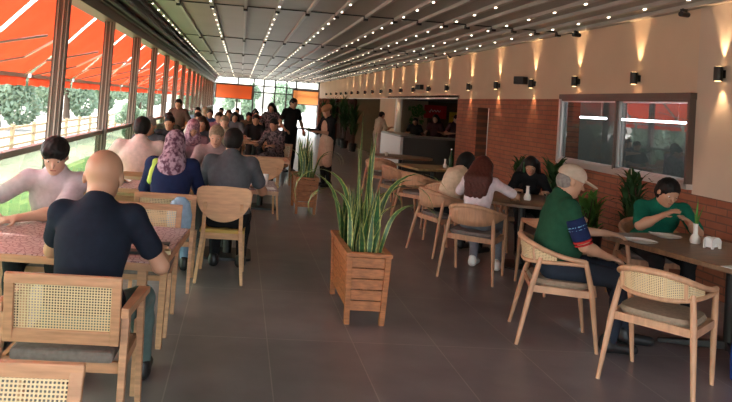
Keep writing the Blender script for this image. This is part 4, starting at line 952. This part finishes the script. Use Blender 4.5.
def blade(mb, base, h, az_, lean, wd, bend=1.0, twist=0.0, n=9, droop=0):
    rows, uvs = [], []
    d = Vector((cos(az_), sin(az_), 0)); side = Vector((-sin(az_+twist), cos(az_+twist), 0))
    p = Vector(base); ang = lean*.3
    for k in range(n+1):
        u = k/n; w_ = wd*(.55+.45*sin(pi*min(1, u*1.3+.1)))*(1 if u < .7 else max(.03, (1-u)/.3))
        rows.append([p-side*w_/2, p+Vector(d)*w_*.12, p+side*w_/2]); uvs.append([(0, u*h), (.5, u*h), (1, u*h)])
        ang = lean*(.3+.7*u**bend)+droop*max(0, u-.28)**1.3*3.2
        p = p+(Vector((0, 0, 1))*cos(ang)+d*sin(ang))*h/n
    mb.grid(rows, uvs=uvs)
v_ = vase(3.68, 5.17, 'white bottle vase with a green sprig on the large table')
q = MB(); blade(q, (0, 0, .10), .26, .8, .35, .022); blade(q, (0, 0, .10), .22, .2, .6, .02); blade(q, (0, 0, .10), .18, 2.2, .2, .02); q.build('leaves', 'leaf_bright', v_)
t = thing('napkin_holder', 'white arched napkin holder beside the vase on the large table', 'napkin holder', (3.70, 5.00, .7505), rad(25))
arch = [(-.065, 0), (-.065, .05)]+[(-.065+.065*(1-cos(a)), .05+.035*sin(a)) for a in [pi*k/12 for k in range(1, 12)]]+[(.065, .05), (.065, 0), (.035, 0)]+[(.035*cos(a), .04*sin(a)) for a in [pi*k/8 for k in range(1, 8)]]+[(-.035, 0)]
for s_ in (-1, 1): MB().prism(arch, -.004, .004, Matrix.Translation((0, s_*.03, 0)) @ Matrix.Rotation(pi/2, 4, 'X')).build('side_plate', 'ceramic', t)
MB().box((0, 0, .045), (.11, .045, .07)).build('napkins', 'white', t)
v2 = vase(3.22, 7.30, 'white bottle vase on the round table of the three girls'); v3 = vase(3.42, 11.0, 'white bottle vase on the olive square table', s=.9)
gl = MB(); gl.lathe([(.028, 0), (.032, .10), (.030, .10), (.026, .004)], n=16); go = gl.build('drinking_glass', 'clear_glass', None, smooth=True); go.location = (3.38, 7.18, .7505); tag(go, 'clear drinking glass on the round table behind the man in the cap', 'glass')
# blue bag at the right edge
bg = MB(); bg.grid([[(.17*cos(a)*r_, .09*sin(a)*r_, z_) for a in [2*pi*k/18 for k in range(18)]] for r_, z_ in ((.5, 0), (1, .02), (1.04, .18), (.95, .36), (.6, .44), (.1, .46))], closed=True)
bo = bg.build('bag', cl('blue', (.02, .06, .25)), None, smooth=True); bo.location = (3.52, 4.28, 0); tag(bo, 'blue bag on the floor under the large table at the right edge', 'bag')

# further tables and chairs
t5 = rect_table('olive wooden square table with white vase before the bar', 3.22, 10.95, 12, 1.0, .85, top='olive_wood', ped=True, r=.03)
round_table('long dark table nearest the bar counter', 3.15, 13.0, .5, 'walnut', sx=1.25)
place(solid, 2.62, 10.75, -70, 'empty curved-back wooden chair left of the olive table, further one')
place(solid, 2.72, 9.85, -52, 'empty curved-back wooden chair left of the olive table, nearer one')
place(solid, 2.80, 8.85, -15, 'empty curved-back wooden chair behind the girl in the cream blouse')
place(solid, 2.62, 12.3, -20, 'empty curved-back wooden chair in front of the dark table nearest the bar')
place(solid, 3.62, 10.2, 15, 'empty curved-back wooden chair in front of the olive table')
cu = MB(); cu.lathe([(.025, 0), (.038, .07), (.034, .07), (.022, .006)], n=16); co_ = cu.build('cup', 'ceramic', None, smooth=True); co_.location = (2.85, 12.9, .7505); tag(co_, 'white cup on the dark table nearest the bar', 'cup')
bt = thing('bottle', 'dark green bottle on the olive table', 'bottle', (3.55, 11.1, .7505)); MB().lathe([(.035, 0), (.037, .15), (.014, .21), (.013, .29)], n=14).build('bottle_body', cl('bottlegreen', (.02, .06, .02), .15), bt, smooth=True); MB().lathe([(.015, .29), (.015, .31)], n=10).build('cap', 'alu', bt)

# items on the left tables
def slab(name, lb, cat, x, y, z, d, rz, m): o = MB().box((0, 0, d[2]/2), d).build(name, m, None, bevel=.002); o.location = (x, y, z); o.rotation_euler = (0, 0, rz); tag(o, lb, cat); return o
slab('phone', 'black phone lying near the right edge of the nearest table', 'phone', -.43, 4.08, .751, (.15, .075, .009), .0, 'black')
slab('wallet', 'flat dark wallet beside the bald man\'s right hand', 'wallet', -.50, 3.84, .751, (.10, .08, .014), .1, 'black')
slab('cigarette_box', 'small pale box on the corner of the nearest table', 'box', -.37, 3.85, .751, (.09, .06, .022), .1, mat('pale_box', (.55, .45, .25), .5))
slab('menu', 'white paper menu on the corner of the grey shirted man\'s table', 'menu', .30, 6.93, .751, (.21, .16, .004), .1, 'white')
for i, (x, y) in enumerate(((.32, 7.25), (.22, 7.36))):
    c = MB(); c.lathe([(.026, 0), (.033, .11), (.030, .11), (.023, .005)], n=14); o = c.build('drinking_glass', 'ceramic', None, smooth=True); o.location = (x, y, .7505)
    tag(o, ['white cup nearer the aisle on the grey shirted man\'s table', 'white cup further from the aisle on the grey shirted man\'s table'][i], 'cup')

slab('paper_slip', 'white paper slip on the near edge of the large table', 'paper', 3.35, 4.28, .7505, (.10, .16, .003), .3, 'white')
p0 = None
for x, y in ((-.30, 7.42), (.05, 7.02), (-.15, 7.45), (-1.2, 8.5), (-.62, 9.25), (-.95, 10.6), (-.6, 10.55), (.4, 10.4), (-.7, 13.4), (.35, 14.5), (-1.1, 6.75), (-.75, 6.62)):
    if p0 is None:
        p0 = thing('plate', 'small white plate lying on one of the tables between the seated crowd', 'plate', (x, y, .7505), 0, 'white plates on the crowd tables')
        MB().lathe([(.05, 0), (.055, .004), (.095, .014), (.10, .018), (.09, .014), (.05, .006)], n=24).build('dish', 'ceramic', p0, smooth=True)
        MB().lathe([(.001, .006), (.055, .008), (.045, .022), (.02, .032), (.001, .034)], n=14).build('food', mat('food', (.42, .24, .10), .7, noise=.4, nscale=60), p0, smooth=True)
    else: copy_tree(p0, None, (x, y, .7505), random.uniform(0, 6))

# ------------------------------------------------------------------ planters
def planter(lb, x0, y0, x1, y1, h):
    cx, cy = (x0+x1)/2, (y0+y1)/2; w_, d_ = x1-x0, y1-y0; t = thing('wooden_planter', lb, 'planter', (cx, cy, 0))
    k0 = .90
    def P3(sx, sy, z, off=0): k = k0+(1-k0)*z/h; return Vector((sx*(w_/2*k+off), sy*(d_/2*(k+.03*(1-z/h))+off), z))
    for sx in (-1, 1):
        for sy in (-1, 1): MB().bar(P3(sx, sy, 0, -.015), P3(sx, sy, h-.03, -.015), .04, .04, .045, .045, up=(0, 1, 0)).build('leg', 'planter_wood', t, bevel=.003)
    z0, z1, n = .10, h-.035, 5; hh = (z1-z0)/n
    for (ax_, s_) in (('x', -1), ('x', 1), ('y', -1), ('y', 1)):
        q = MB()
        for k in range(n):
            za, zb_ = z0+hh*k+.004, z0+hh*(k+1)-.004
            zz = (za+zb_)/2
            if ax_ == 'y': a = P3(-1, s_, zz, -.02); b = P3(1, s_, zz, -.02); q.bar(a, b, .016, zb_-za)
            else: a = P3(s_, -1, zz, -.02); b = P3(s_, 1, zz, -.02); q.bar(a, b, .016, zb_-za)
        q.build('side_boards', 'planter_wood', t, bevel=.002)
    q = MB(); hw, hd_ = w_/2+.012, d_/2+.012
    for s_ in (-1, 1): q.box((0, s_*(hd_-.025), h-.015), (2*hw, .05, .03)); q.box((s_*(hw-.025), 0, h-.015), (.05, 2*hd_-.1, .03))
    q.build('rim', 'planter_wood', t, bevel=.003)
    q = MB(); q.box((0, 0, h-.07), (w_-.06, d_-.06, .03)); q.build('soil', 'soil', t)
    return cx, cy
def snake(lb, x, y, z, seed, n, spread, hmax, long_=()):
    r = random.Random(seed); t = thing('snake_plant', lb, 'plant', (x, y, z)); q = MB()
    for i in range(n):
        bx, by = r.uniform(-spread[0], spread[0]), r.uniform(-spread[1], spread[1]); a = r.uniform(0, 2*pi)
        blade(q, (bx, by, 0), hmax*r.uniform(.42, .95), a, r.uniform(.05, .50), r.uniform(.045, .085), r.uniform(.8, 1.5), r.uniform(-1.3, 1.3))
    for bx, by, h, a, l, wd, dr in long_: blade(q, (bx, by, 0), h, a, l, wd, 1.0, .9, 14, dr)
    o = q.build('leaves', 'snake_leaf', t, smooth=True); return t
cx, cy = planter('large slatted wooden planter in the aisle, nearest the camera', .885, 5.10, 1.215, 5.98, .545)
snake('snake plant with tall variegated leaves in the nearest planter', cx, cy, .485, 5, 60, (.11, .32), .60,
      [(.0, -.2, .92, 1.2, .06, .06, 0), (.05, .1, 1.0, .3, .10, .055, 0), (-.1, .3, 1.0, 2.9, .5, .045, 1.2), (.1, -.3, .8, -.2, .6, .045, 1.2), (.1, .1, .95, .35, .6, .04, .9), (-.03, -.1, .85, 2.6, .1, .05, 0), (.0, .2, 1.12, 1.5, .05, .06, 0), (.03, .0, .95, -1.2, .08, .06, 0), (-.06, .1, 1.15, pi, .30, .045, 1.7), (-.08, -.15, .95, pi-.3, .35, .04, 1.9), (.08, -.1, 1.1, .1, .45, .05, 1.1), (.1, 0, 1.0, -.3, .35, .045, 1.5), (.08, .2, .85, .5, .5, .035, 1.6), (-.08, .25, .8, 2.8, .5, .03, 1.8), (.02, -.25, .7, -.6, .5, .035, .9)])
cx, cy = planter('wooden planter further along the aisle beside the waitress', .90, 10.05, 1.23, 10.9, .545)
snake('snake plant in the further planter beside the waitress', cx, cy, .485, 9, 34, (.10, .30), .72, [(.1, -.2, .9, -.2, .6, .035, 1.5), (.1, -.1, .8, .1, .7, .03, 1.3), (-.05, -.2, .75, 3.0, .4, .03, 1.0), (0, 0, .9, 1, .05, .05, 0)])
# plants along the wall
def potted(lb, x, y, h, r_, m, seed, group=None):
    t = thing('potted_plant', lb, 'plant', (x, y, 0), 0, group)
    MB().lathe([(.10, 0), (.13, .02), (.16, .30), (.15, .31), (.14, .27)], n=20).build('pot', 'dark_metal', t, smooth=True)
    q = MB(); rr = random.Random(seed)
    for k in range(5): q.tube([(0, 0, .26), (rr.uniform(-.1, .1), rr.uniform(-.1, .1), h*.6), (rr.uniform(-.15, .15), rr.uniform(-.15, .15), h*.9)], [.012, .008, .004], 6)
    q.build('stems', 'bark', t)
    q = MB()
    for k in range(90):
        zz = rr.uniform(.45, 1)*h; a = rr.uniform(0, 2*pi); b0 = (rr.uniform(-.08, .08), rr.uniform(-.08, .08), zz-.1)
        blade(q, b0, r_*rr.uniform(.7, 1.2), a, rr.uniform(.6, 1.5), .05*rr.uniform(.7, 1.4), 1, 0, 5, rr.uniform(.2, .8))
    q.build('leaves', m, t, smooth=True)
potted('leafy dark green pot plant below the left end of the window', 4.42, 9.15, 1.05, .34, 'leaf_dark', 1)
potted('leafy green pot plant behind the woman in the green top', 4.40, 7.25, 1.08, .34, 'leaf_dark', 2)
potted('leafy pot plant by the bricks behind the girl in black', 4.42, 10.3, 1.0, .28, 'leaf_dark', 3)
potted('small bright green pot plant between the cap man and the woman in green', 4.35, 8.05, .80, .24, 'leaf_bright', 4)
for i, (x, y, h_) in enumerate(((4.15, 24.6, 1.5), (4.1, 26.2, 1.6), (4.2, 27.8, 1.8), (4.0, 29.4, 1.5), (4.2, 31.2, 1.8), (4.1, 33.2, 1.6))): potted('tall dark pot plant in the row before the far brown panels', x, y, h_, .62, 'leaf_dark', 10+i, 'dark pot plants at the far right wall')
